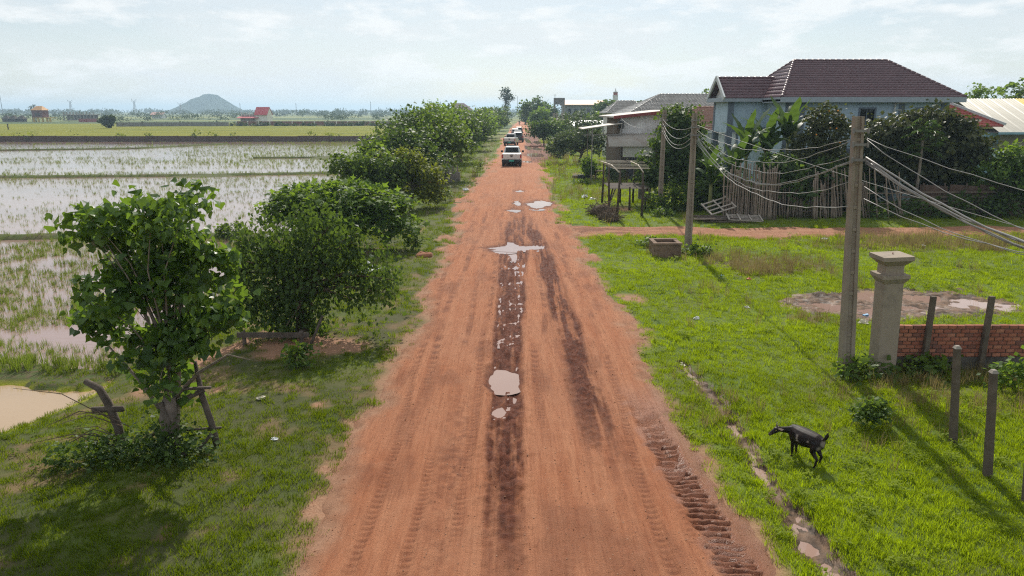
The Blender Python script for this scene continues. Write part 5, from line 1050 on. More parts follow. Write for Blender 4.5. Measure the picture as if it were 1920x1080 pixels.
# --- wooden stall frame
def stall():
    t = empty('stall_frame', (5.55, 37.4, 0), 'skeleton wooden stall frame with open pole roof and slatted deck', 'stall'); rng = random.Random(2)
    for x, y, h in ((0,0,2.45),(0.02,3.2,2.4),(0,6.4,2.45),(1.35,.2,2.4),(1.9,6.4,2.4),(1.1,6.4,2.3),(1.2,3.3,1.3),(2.1,3.4,1.3)):
        MB().tube([(x,y,-.1),(x+rng.uniform(-.06,.06),y,h*.5),(x+rng.uniform(-.1,.1),y,h)], [.07,.06,.05], 7).build('post', DKWOOD, t, True)
    BAM = mat('pale_pole', (.40,.35,.28), .7, .2, 6, .2)
    for x in (0, 1.25): MB().tube([(x,-.3,2.42),(x*1.2+.05,3,2.55),(x*1.45-.05,6.9,2.5)], .038, 6).build('beam', BAM, t, True)
    for i in range(7): MB().tube([(-.3,i*1.05,2.56+rng.uniform(0,.03)),(1.65+.13*i,i*1.05+rng.uniform(-.15,.15),2.58)], .016, 5).build('roof_pole', BAM, t, True)
    for i in range(14): MB().box(.05, 2.3, 3.2+i*.235, 3.2+i*.235+.17, 1.2+rng.uniform(0,.02), 1.225).build('deck_slat', mat('grey_wood', (.105,.085,.07)), t)
    MB().bar((0,3.3,.2),(.9,6.3,1.2), .06).bar((.2,3.3,1.2),(0,3.2,.3), .06).build('brace', DKWOOD, t)
    g = empty('concrete_gate_post', (8.5, 45, 0), 'thick grey concrete gate post behind the wooden stall frame', 'gate post'); MB().box(-.25,.25,-.25,.25,-.05,1.82).build('shaft', CONC, g, bevel=.01); MB().box(-.28,.28,-.28,.28,1.822,1.9).build('cap', CONC, g); MB().box(-.52,-.26,-.1,.1,0,1.1).build('wall_stub', CONC, g)
    # heaps of cut branches
    for (x, y, w, hh, n, lab) in ((4.9,38.6,.9,.75,130,'tangled heap of dry brown branches beside the stall frame'),(5.0,36.6,.75,.55,110,'darker brush pile nearest the side lane')):
        b = empty('brush_heap', (x, y, 0), lab, 'brush heap', 'heaps of cut branches'); rr = np.random.default_rng(n); m = MB()
        for i in range(n):
            a = rr.uniform(0, 6.28); r = w*math.sqrt(rr.random())*.8; z = hh*(1-(r/w)**2)*rr.uniform(.1, 1); L = rr.uniform(.25, .6); d = rr.normal(size=3)*np.array([1,1,.45]); d /= np.linalg.norm(d); p = np.array([math.cos(a)*r, math.sin(a)*r, z]); m.tube([p-d*L, p+rr.normal(size=3)*.05, p+d*L], [.016,.014,.006], 4, False)
        m.build('twigs', mat('dry_twig', (.13,.09,.062), 1, .3), b); b.children[0]['kind'] = 'stuff'
        MB().ball((0,0,.1), (w*.72, w*.7, hh*.6), 12, 7).build('leaf_litter', mat('leaf_litter', (.062,.045,.03), 1, .4, 12, 1, 20), b, True)
    p = G(1090, 335); y_ = empty('old_tyre', (p.x, p.y, .0), 'old black tyre lying on grass by sandy patch', 'tyre')
    m = MB(); nu, nv = 18, 8
    for i in range(nu):
        for j in range(nv):
            a = 2*math.pi*i/nu; c = 2*math.pi*j/nv; r = .62+.16*math.cos(c); m.v.append((r*math.cos(a), r*math.sin(a), .16+.15*math.sin(c)))
    for i in range(nu):
        for j in range(nv): m.f.append((i*nv+j, ((i+1) % nu)*nv+j, ((i+1) % nu)*nv+(j+1) % nv, i*nv+(j+1) % nv))
    m.build('tread', mat('tyre_rubber', (.02,.02,.021), .8), y_, True)
stall()
# --- bamboo fences
BAMB = mat('dry_bamboo', (.19,.15,.118), .75, .25, 5, .3, 30, rnd=.35)
def bamboo(parent, x, y, h, lx, ly, r, rng):
    m = MB(); pts = []; rad = []; n = max(4, int(h/.3))
    for i in range(n+1):
        k = i/n; z = h*k; bow = math.sin(k*math.pi)*rng.uniform(-.02,.02)
        pts += [(x+lx*k+bow, y+ly*k, z-.03)]; rad += [r*(1.18 if i % 2 else 1)*(1-.25*k)]
    m.tube(pts, rad, 6); return m.build('bamboo_pole', BAMB, parent, True)
def fences():
    rng = random.Random(7)
    t = empty('bamboo_fence', (11.0, 36.9, 0), 'upright fence of close set bamboo poles below the banana plants', 'fence')
    for i in range(34): bamboo(t, .05+i*.083+rng.uniform(-.02,.02), rng.uniform(-.06,.06), rng.uniform(2.5,3.0)-(.4 if i < 3 else 0), rng.uniform(-.12,.06), .05, rng.uniform(.03,.048), rng)
    for z in (.9, 1.7): MB().tube([(-.1,.1,z),(2.95,.1,z+.05)], .03, 6).build('rail', BAMB, t, True)
    t = empty('leaning_bamboo', (15.6, 37.1, 0), 'loose bamboo poles leaning behind the nearest pole', 'bamboo poles')
    for i in range(52):
        c = rng.choice((.2,.5,.9,1.3,1.7,2.0,2.5,2.9,3.1,3.5,4.2,4.6,4.9)); bamboo(t, c+rng.uniform(-.12,.12), rng.uniform(-.1,.1), rng.uniform(1.7,2.9), -(.15+.12*c)*rng.uniform(.4,1.3), .15, rng.uniform(.028,.05), rng)
    for z in (.35,.75,1.3): MB().tube([(-.4,.25,z),(5.4,.3,z)], .03, 6).build('rail', BAMB, t, True)
    t = empty('bamboo_fence', (13.9, 37.6, 0), 'darker bamboo pole fence continuing right behind the hanging creeper', 'fence')
    for i in range(22): bamboo(t, i*.1+rng.uniform(-.03,.03), rng.uniform(-.06,.06), rng.uniform(1.9,2.5), rng.uniform(-.15,.1), .05, rng.uniform(.03,.045), rng)
    MB().tube([(-.1,.1,1.2),(2.3,.1,1.25)], .03, 6).build('rail', BAMB, t, True)
    t = empty('rail_fence', (20.8, 38.0, 0), 'dark weathered rail fence below the mango tree', 'fence')
    for i in range(9): MB().tube([(i*1.15,0,-.1),(i*1.15+rng.uniform(-.05,.05),0,rng.uniform(1.5,2.1))], [.06,.045], 6).build('post', DKWOOD, t, True)
    for z in (.4,.62,.84,1.05,1.3): MB().bar((-.3,-.07,z),(9.6,-.07,z+rng.uniform(-.08,.08)), .03, .09).build('rail', mat('rail_wood', (.13,.10,.08), .95, .3), t)
    for i in range(5): MB().hexa([(1+i*1.6,.1,.0),(2.5+i*1.6,.1,.0),(2.5+i*1.6,.13,.0),(1+i*1.6,.13,.0),(1+i*1.6,.1,1.7),(2.5+i*1.6,.1,1.6),(2.5+i*1.6,.13,1.6),(1+i*1.6,.13,1.7)]).build('sheet_panel', mat('rusted_sheet', (.10,.065,.05), .9, .35, 2), t)
    W = mat('bleached_wood', (.34,.30,.26), .9, .2, 6, .3)
    t = empty('wooden_grid_frame', (10.2, 36.2, .30), 'bleached slatted wooden frame tilted on the timber heap', 'frame', rz=.25); t.rotation_euler = (R(28), R(-14), .3)
    for i in range(4): MB().box(0,1.5,i*.3,i*.3+.07,0,.04).build('slat', W, t)
    for x in (0, .7, 1.43): MB().box(x,x+.07,-.03,.99,.041,.085).build('bearer', W, t)
    t = empty('wooden_grid_frame', (10.9, 35.5, .16), 'lower slatted wooden frame lying flat before the bamboo fence', 'frame'); t.rotation_euler = (R(10), R(2), -.12)
    for i in range(5): MB().box(0,1.7,i*.22,i*.22+.06,0,.035).build('slat', W, t)
    for x in (0, .55, 1.1, 1.64): MB().box(x,x+.06,-.03,.97,.036,.075).build('bearer', W, t)
    t = empty('timber_heap', (9.2, 36.0, 0), 'heap of old dark timber poles along the side lane', 'timber')
    for i in range(26):
        x = rng.uniform(-.3,1.2); y = rng.uniform(-.5,.6); L = rng.uniform(1.5,3.4); a = rng.uniform(-.25,.25); z = rng.uniform(.03,.3)
        MB().tube([(x,y,z),(x+L*math.cos(a),y+L*math.sin(a)*.5,z*.6+rng.uniform(0,.1))], rng.uniform(.02,.045), 6).build('timber', rng.choice((DKWOOD, BAMB, MATS['grey_wood'])), t, True)
fences()
# --- rail bench at foot of weeping tree, roadside hut, litter
def bits():
    t = empty('wooden_rail', (-5.9, 16.55, -.12), 'rough grey plank rail across the foot of weeping tree', 'rail'); m = MATS['grey_wood']
    for x in (-.65,.75): MB().tube([(x,0,-.1),(x,0,.42)], .05, 7).build('post', m, t, True)
    MB().box(-.8,.95,-.06,0,.26,.38).build('plank', m, t); MB().tube([(.95,-.1,0),(1.25,.2,.75)], .035, 6).build('prop', m, t, True)
    x, y = -6.4, 56.2; t = empty('roadside_hut', (x, y, -.05), 'small dark thatched hut with red goods under the trees', 'hut')
    for sx in (-1.1,1.1):
        for sy in (-.9,.9): MB().tube([(sx,sy,-.1),(sx,sy,1.7)], .05, 6).build('post', DKWOOD, t, True)
    MB().hexa([(-1.4,-1.3,1.5),(1.4,-1.3,1.5),(1.4,1.2,1.6),(-1.4,1.2,1.6),(-1.1,-.05,2.2),(1.1,-.05,2.2),(1.1,.05,2.2),(-1.1,.05,2.2)]).build('roof', mat('thatch', (.085,.07,.055), 1, .4, 10, .8), t); MB().box(-1.05,1.05,.85,.9,0,1.6).build('wall', DKWOOD, t); MB().box(-.2,.7,-.3,.3,.0,1.1).build('cabinet', mat('faded_red', (.34,.07,.05), .7), t)
    t = empty('concrete_trough', (-4.9, 57.8, -.05), 'mossy concrete trough with standing slabs beside the hut', 'trough'); MB().box(-.7,.7,-.4,.4,0,.75).build('trough_body', CONC, t)
    for i in range(4): MB().box(-.6+i*.35,-.5+i*.35,-.1,.1,.75,1.25+.1*(i % 2)).build('slab', CONC, t)
    WB = mat('white_plastic', (.72,.72,.72), .5, .1); rng = np.random.default_rng(12)
    for px, py, s, c, lab in ((1306,600,.09,0,'white scrap of litter on bright grass left of seeding grass'),(1353,518,.07,1,'pale blue litter beside the pole shadow'),(1404,525,.09,2,'reddish litter lump on the grass'),(1546,451,.13,0,'white bag by the side lane, left of nearest pole'),(1400,576,.07,0,'small white litter near the seeding grass clump'),(1618,607,.13,3,'cream bag lying left of the gate pillar'),(1623,590,.09,1,'blue plastic scrap behind the gate pillar'),(1110,375,.22,0,'white litter near the brush heap'),(1096,371,.2,0,'white litter left of the brush heap'),(1730,463,.12,0,'white scrap in the brown grass'),(1281,680,.075,3,'pale stone at the head of the drain'),(874,358,.2,0,'white litter on verge below the hut'),(515,822,.06,0,'white scrap on the shaded left verge'),(490,750,.08,3,'straw coloured litter on left verge'),(690,511,.35,0,'white sheet of litter behind weeping tree')):
        p = G(px, py); p.z = float(zg(p.x, p.y)); m = MB().ball((0,0,s*.35), (s, s*.8, s*.42), 9, 6); m.v = [tuple(np.array(v)*(1+.28*rng.normal())) for v in m.v]
        o = m.build('litter', (WB, mat('blue_scrap', (.25,.45,.65), .5), mat('red_scrap', (.55,.15,.12), .6), mat('cream_scrap', (.62,.56,.44), .7))[c], None, False, loc=p); tag(o, lab, 'litter', 'litter on the grass')
    p = G(795, 482); m = MB().ball((0,0,.02), (.38,.3,.14), 12, 6); m.v = [(v[0]*(1+.12*rng.normal()), v[1]*(1+.12*rng.normal()), v[2]*(1+.2*rng.normal())) for v in m.v]; p.z = float(zg(p.x, p.y)); tag(m.build('earth_mound', mat('red_earth', (.27,.12,.07), 1, .3, 8, .6), None, True, loc=p), 'small mound of red earth on the left verge', 'mound')
bits()
# ------------------------------------------------------------------ vehicles
GLASS = mat('car_glass', (.012,.013,.014), .12, .1, 1, 0, spec=.12); TYRE = mat('tyre_rubber', (.02,.02,.021), .8); RIM = mat('rim', (.35,.34,.33), .35, .1, metal=.8); BLACKP = mat('black_trim', (.022,.022,.024), .5); REDL = mat('tail_lamp', (.42,.015,.02), .2, .1, 3, 0, spec=.6); PLATE = mat('teal_plate', (.05,.42,.34), .5, .05, 3, 0)
def paint(nm, c): return mat('paint_'+nm, c, .25, .04, 2, 0, spec=.6, dirt=tuple(v*.8+.03 for v in c), dscale=1)
def loft(secs, y_of=None):
    "sections: list of (y, [(x,z)...]) closed rings -> mesh"
    m = MB(); k = len(secs[0][1])
    for y, ring in secs: m.v += [(x, y, z) for x, z in ring]
    for i in range(len(secs)-1):
        for j in range(k): m.f.append((i*k+j, i*k+(j+1) % k, (i+1)*k+(j+1) % k, (i+1)*k+j))
    m.f.append(tuple(reversed(range(k)))); m.f.append(tuple((len(secs)-1)*k+j for j in range(k))); return m
def ringx(w, z0, z1, t=.04, c=.06):
    return [(-w+c,z0),(w-c,z0),(w,z0+c),(w-t*.3,(z0+z1)/2),(w-t,z1-c),(w-t-c,z1),(-w+t+c,z1),(-w+t,z1-c),(-w+t*.3,(z0+z1)/2),(-w,z0+c)]
def wheel(t, x, y, r=.38):
    o = MB().tube([(x-.12,y,r),(x-.10,y,r),(x+.10,y,r),(x+.12,y,r)], [r*.9,r,r,r*.9], 18).build('wheel', TYRE, t, True); MB().tube([(x-.125,y,r),(x+.125,y,r)], r*.6, 12).build('rim', RIM, o, True)
def vehicle(name, loc, rz, col, label, cat, kind='pickup', group='vehicles queuing on the dirt road', s=1.0):
    t = empty(name, loc, label, cat, group, rz); t.scale = (s, s, s); W = .95; zb = .42
    if kind == 'pickup':
        L = 5.3
        secs = [(0,ringx(W-.03,zb+.12,1.22)),(.08,ringx(W,zb,1.24)),(1.6,ringx(W,zb,1.24)),(1.65,ringx(W,zb,1.2)),(3.7,ringx(W,zb,1.18)),(3.9,ringx(W,zb,1.16)),(4.9,ringx(W-.03,zb,1.06)),(5.2,ringx(W-.12,zb+.05,.95))]
        body = loft(secs); cab = loft([(1.62,ringx(.80,1.18,1.2,.02,.02)),(1.72,ringx(.80,1.18,1.45,.06,.02)),(1.98,ringx(.80,1.18,1.80,.14,.06)),(3.15,ringx(.80,1.18,1.82,.14,.06)),(3.55,ringx(.80,1.18,1.5,.10,.03)),(3.9,ringx(.80,1.16,1.19,.02,.01))])
        body.build('body', col, t, bevel=0); cab.build('cab', col, t)
        MB().hexa([(-.66,1.615,1.27),(.66,1.615,1.27),(.66,1.635,1.29),(-.66,1.635,1.29),(-.60,1.865,1.71),(.60,1.865,1.71),(.60,1.89,1.715),(-.60,1.89,1.715)]).build('rear_window', GLASS, t)
        MB().box(-.80,.80,-.035,0,.72,1.20).build('tailgate', col, t, bevel=.02); tg = t.children[-1]
        MB().box(-.16,.16,-.055,-.036,1.06,1.15).build('handle', BLACKP, tg); MB().box(-.11,.11,-.05,-.036,.92,1.0).build('badge', BLACKP, tg)
        MB().box(-.78,.78,.1,1.55,1.245,1.26).build('bed_cover', BLACKP, t)
        by = -.1
    else:
        L = 4.8
        body = loft([(0,ringx(W-.05,zb+.1,1.05)),(.1,ringx(W,zb,1.1)),(3.4,ringx(W,zb,1.1)),(4.5,ringx(W-.05,zb,1.0)),(4.75,ringx(W-.15,zb+.05,.9))]); body.build('body', col, t)
        loft([(.06,ringx(.82,1.06,1.1,.02,.02)),(.32,ringx(.82,1.06,1.66,.14,.06)),(.7,ringx(.82,1.06,1.75,.16,.06)),(2.5,ringx(.82,1.06,1.74,.16,.06)),(3.3,ringx(.82,1.06,1.12,.04,.02))]).build('cab', col, t)
        MB().hexa([(-.66,.05,1.14),(.66,.05,1.14),(.66,.07,1.14),(-.66,.07,1.14),(-.6,.245,1.58),(.6,.245,1.58),(.6,.265,1.58),(-.6,.265,1.58)]).build('rear_window', GLASS, t)
        MB().box(-.55,.55,-.03,.0,.62,1.0).build('tailgate', col, t, bevel=.015); by = -.06
    z1 = 1.26 if kind == 'pickup' else 1.16; y0, y1 = (1.95, 3.45) if kind == 'pickup' else (.55, 2.75)
    for sx in (-1, 1):
        MB().hexa([(sx*.80,y0,z1),(sx*.815,y0,z1),(sx*.815,y1+.1,z1),(sx*.80,y1+.1,z1),(sx*.69,y0+.1,z1+.43),(sx*.705,y0+.1,z1+.43),(sx*.705,y1-.35,z1+.43),(sx*.69,y1-.35,z1+.43)]).build('side_window', GLASS, t)
        MB().box(min(sx*.82,sx*.955),max(sx*.82,sx*.955),-.02,.14,.80,1.14).build('tail_lamp', REDL, t, bevel=.012)
        MB().box(min(sx*.93,sx*1.16),max(sx*.93,sx*1.16),y1-.15,y1,1.18,1.38).build('mirror', BLACKP, t, bevel=.02)
        for wy in (.95, L-1.05): wheel(t, sx*.82, wy)
    MB().box(-.94,.94,by,.0,.40,.68).build('bumper', BLACKP, t, bevel=.03); MB().box(-.24,.24,by-.02,by-.002,.50,.64).build('number_plate', PLATE, t)
    MB().box(-.7,.7,.3,L-.4,.28,.42).build('chassis', BLACKP, t); return t
WH = paint('white', (.70,.70,.68)); WH2 = paint('silver', (.55,.55,.54)); BK = paint('black', (.03,.03,.033)); DK = paint('charcoal', (.07,.07,.075))
def rz_at(y): return float(zg(0., y)*.6)+.03
vehicle('pickup_truck', (-.05,72.5,rz_at(73)), R(-1.5), WH, 'nearest white pickup with teal plate at the back of the queue', 'pickup', s=1.05)
vehicle('pickup_truck', (-.45,117,rz_at(118)), R(-7), WH2, 'second white pickup left of the black car', 'pickup', s=1.03)
vehicle('suv', (1.0,130,rz_at(131)), R(-3), BK, 'black car beside and ahead of second pickup', 'car', 'suv', s=1.05)
vehicle('pickup_truck', (1.1,147,rz_at(148)), R(-2), WH, 'white pickup directly ahead of black car', 'pickup')
vehicle('suv', (.7,164,rz_at(165)), R(-2), WH2, 'white car fifth in the queue', 'car', 'suv')
vehicle('suv', (1.7,182,rz_at(183)), R(-2), DK, 'dark car at the front of the queue', 'car', 'suv')
vehicle('suv', (-2.2,345,0), R(20), WH2, 'tiny pale car parked left of the road end', 'car', 'suv')
def truck():
    t = empty('red_truck', (6.6,318,.05), 'red brown cargo truck on the right far down the road', 'truck', 'vehicles queuing on the dirt road', R(-3)); m = paint('rust_red', (.23,.065,.045))
    MB().box(-1.15,1.15,0,4.6,1.1,2.3).build('cargo_box', m, t); MB().box(-1.1,1.1,4.8,6.6,.7,2.6).build('cab', m, t); MB().box(-1.0,1.0,.1,6.4,.6,1.05).build('chassis', BLACKP, t)
    for i in range(6): MB().box(-1.12+i*.42,-1.04+i*.42,-.05,-.001,1.1,2.3).build('rib', BLACKP, t)
    MB().box(-1.1,1.1,-.12,-.06,.6,.8).build('bumper', BLACKP, t); MB().box(-.95,.95,6.6,6.62,1.7,2.4).build('windscreen', GLASS, t)
    for sx in (-1,1):
        for wy in (1.0,2.2,5.6): wheel(t, sx*.95, wy, .5)
        MB().box(min(sx*.8,sx*1.0),max(sx*.8,sx*1.0),-.14,-.121,.65,.78).build('tail_lamp', REDL, t)
truck()
# ------------------------------------------------------------------ figures grown from joints
def skinned(name, joints, edges, mat_, parent=None, loc=(0,0,0), root=0, sub=2, rz=0):
    me = bpy.data.meshes.new(name); me.from_pydata([j[0] for j in joints], edges, []); me.update()
    o = bpy.data.objects.new(name, me); COL.objects.link(o); o.location = loc; o.rotation_euler = (0,0,rz)
    if parent: o.parent = parent
    sk = o.modifiers.new('skin', 'SKIN'); sk.use_smooth_shade = True; sk.branch_smoothing = .6
    if not me.skin_vertices: me.attributes.new('skin', 'FLOAT', 'POINT')
    for i, j in enumerate(joints):
        r = j[1]; r = r if hasattr(r, '__len__') else (r, r); me.skin_vertices[0].data[i].radius = r; me.skin_vertices[0].data[i].use_root = (i == root)
    ss = o.modifiers.new('sub', 'SUBSURF'); ss.levels = sub; ss.render_levels = sub; me.materials.append(mat_); return o
def etube(m, rings, n=14):
    "rings: (centre, side vector, up vector) - an elliptical loft closed at both ends"
    b = len(m.v)
    for c, s, u in rings:
        for j in range(n):
            t = 2*math.pi*j/n; m.v.append(tuple(c+s*math.cos(t)+u*math.sin(t)))
    k = len(rings)
    for i in range(k-1):
        for j in range(n): m.f.append((b+i*n+j, b+i*n+(j+1) % n, b+(i+1)*n+(j+1) % n, b+(i+1)*n+j))
    m.f.append(tuple(b+j for j in reversed(range(n)))); m.f.append(tuple(b+(k-1)*n+j for j in range(n)))
def goat():
    f = Vector((-.50,.866,0)); s = Vector((.866,.50,0)); up = Vector((0,0,1)); O = G(1507, 862); O.z = float(zg(O.x, O.y))
    def P(a, b, z): return f*a+s*b+up*z
    m = MB()
    etube(m, [(P(a,0,z-.022), s*w*1.06, up*h*1.1) for a, z, w, h in ((-.295,.43,.03,.05),(-.27,.44,.075,.085),(-.20,.445,.108,.118),(-.10,.44,.125,.130),(.0,.43,.138,.142),(.10,.43,.132,.142),(.18,.445,.098,.122),(.25,.455,.07,.10),(.29,.465,.035,.06))])
    hd = Vector((-.95,-.10,0)).normalized(); sd_ = hd.cross(up).normalized()
    n0 = P(.22,0,.445)
    etube(m, [(n0+hd*d+up*z, sd_*w, up*h) for d, z, w, h in ((-.06,-.03,.055,.10),(.03,.0,.052,.078),(.11,.015,.043,.058),(.20,.028,.036,.046),(.27,.034,.034,.042),(.31,.034,.02,.03))])
    hx = (hd*.80-up*.60).normalized(); hu = sd_.cross(hx).normalized(); hu = hu if hu.z > 0 else -hu; h0 = n0+hd*.245+up*.045
    etube(m, [(h0+hx*d, sd_*w, hu*h) for d, w, h in ((-.035,.02,.025),(.0,.040,.045),(.04,.042,.048),(.09,.034,.040),(.135,.026,.030),(.165,.024,.026),(.18,.012,.014))], 12)
    m.tube([h0+hx*.13-hu*.02, h0+hx*.14-hu*.065], [.010, .003], 6)
    for b in (-1, 1):
        k = .015*b
        for pts, rad in (([P(-.20,b*.055,.43),P(-.20+k,b*.075,.35),P(-.165+k,b*.075,.275),P(-.215+k,b*.072,.20),P(-.25+k,b*.07,.165),P(-.235+k,b*.07,.09),P(-.225+k,b*.07,.035),P(-.215+k,b*.07,.0)], [.075,.068,.046,.030,.022,.017,.017,.021]),
                         ([P(.20,b*.05,.42),P(.19+k,b*.062,.34),P(.175+k,b*.064,.26),P(.185+k,b*.064,.195),P(.182+k,b*.064,.165),P(.178+k,b*.064,.09),P(.178+k,b*.064,.035),P(.19+k,b*.064,.0)], [.062,.050,.034,.024,.023,.016,.016,.020])):
            m.tube(pts, rad, 10)
    m.tube([P(-.275,0,.49),P(-.315,0,.54),P(-.335,0,.60),P(-.345,0,.665)], [.022,.026,.028,.006], 8)
    t = NT('goat_coat'); c = t.mix(t.ramp(t.noise(12, 4, .6), .4, .7), (.008,.006,.006), (.026,.014,.011))
    st = t.math('MULTIPLY', t.noise(45, 2, .5), .03)
    for (p, r, w) in ((P(-.30,0,.44), .055, .55), (P(.06,-.12,.46), .022, .8), (P(.055,-.125,.42), .020, .8), (P(.045,-.125,.385), .022, .8), (P(-.27,-.07,.36), .04, .35), (P(-.12,-.11,.43), .022, .5), (h0+hx*.0+hu*.04, .022, .7), (h0+hx*.15, .022, .4)):
        vm = t.n.new('ShaderNodeVectorMath'); vm.operation = 'DISTANCE'; t.L.new(t.co(), vm.inputs[0]); vm.inputs[1].default_value = p
        c = t.mix(t.math('MULTIPLY', t.ramp(t.math('ADD', vm.outputs['Value'], st), r*.7+.012, r*1.3+.016, (1,1,1), (0,0,0)), w), c, (.40,.34,.29))
    t.set(col=c, rough=.55, spec=.2); t.bump(t.noise(120, 3, .6, t.co((1,1,.35))), .5, .004)
    r = empty('goat', O, 'black goat stretching its neck left on the bright grass', 'goat'); r.scale = (1.10, 1.10, .98)
    body = m.build('body', t.m, r, True)
    rm = body.modifiers.new('remesh', 'REMESH'); rm.mode = 'VOXEL'; rm.voxel_size = .0085; rm.use_smooth_shade = True
    sm = body.modifiers.new('smooth', 'SMOOTH'); sm.factor = .5; sm.iterations = 5
    em = mat('goat_ear', (.30,.22,.18), .8, .2)
    for b in (1, -1):
        p = h0+sd_*.036*b+hu*.022; q = p+sd_*.045*b-hx*.03-hu*.035; w = hx*.016
        MB().hexa([p-w, p+w, p+w+hu*.006, p-w+hu*.006, q-w*1.3, q+w*1.3, q+w*1.3+hu*.006, q-w*1.3+hu*.006]).build('ear', em, r, bevel=.002)
        MB().tube([h0+sd_*.014*b+hu*.04, h0+sd_*.02*b+hu*.072-hx*.025, h0+sd_*.03*b+hu*.085-hx*.06], [.011,.008,.003], 6).build('horn', mat('horn', (.16,.14,.12), .6), r, True)
        MB().ball(h0+hx*.05+sd_*.037*b+hu*.02, .008, 6, 5).build('eye', mat('goat_eye', (.35,.24,.06), .2), r, True)
goat()
def rider():
    loc = (2.9, 292, .03); m = empty('motorcycle', loc, 'motorcycle ridden ahead of the queue of cars', 'motorcycle', rz=R(-2))
    for y in (0, 1.25):
        w = MB().tube([(-.05,y,.3),(-.04,y,.3),(.04,y,.3),(.05,y,.3)], [.27,.3,.3,.27], 16).build('wheel', TYRE, m, True); MB().tube([(-.055,y,.3),(.055,y,.3)], .17, 10).build('rim', RIM, w, True)
    MB().bar((0,0,.32),(0,.5,.5), .1).bar((0,.5,.45),(0,1.0,.75), .12).bar((0,1.25,.3),(0,1.0,1.0), .08).build('frame', paint('moto_red', (.25,.03,.03)), m); MB().box(-.13,.13,-.1,.65,.68,.8).build('seat', BLACKP, m, bevel=.03)
    MB().tube([(-.33,.85,1.05),(0,1.0,1.0),(.33,.85,1.05)], .02, 6).build('handlebar', BLACKP, m, True); MB().box(-.08,.08,-.3,-.2,.55,.65).build('tail_lamp', REDL, m); MB().box(-.12,.12,.4,.8,.3,.6).build('engine', BLACKP, m)
    J = [((0,.25,.88),.15),((0,.28,1.12),.15),((0,.33,1.38),.17),((0,.35,1.52),.06),((0,.37,1.62),.10),((0,.38,1.74),.10)]; E_ = [(0,1),(1,2),(2,3),(3,4),(4,5)]
    for b in (-1, 1):
        n = len(J); J += [((b*.2,.33,1.42),.065),((b*.28,.5,1.2),.045),((b*.3,.8,1.08),.035),((b*.3,.88,1.06),.04),((b*.12,.3,.84),.09),((b*.2,.68,.72),.065),((b*.18,.6,.4),.05),((b*.18,.72,.34),.04)]; E_ += [(2,n),(n,n+1),(n+1,n+2),(n+2,n+3),(0,n+4),(n+4,n+5),(n+5,n+6),(n+6,n+7)]
    o = empty('person', loc, 'person in dark clothes riding the motorcycle away', 'person', rz=R(-2)); skinned('body', J, E_, mat('dark_clothes', (.035,.035,.04), .9), o, sub=1)
    MB().ball((0,.38,1.72), (.135,.145,.14), 12, 8).build('helmet', mat('dark_helmet', (.05,.05,.055), .3), o, True)
rider()
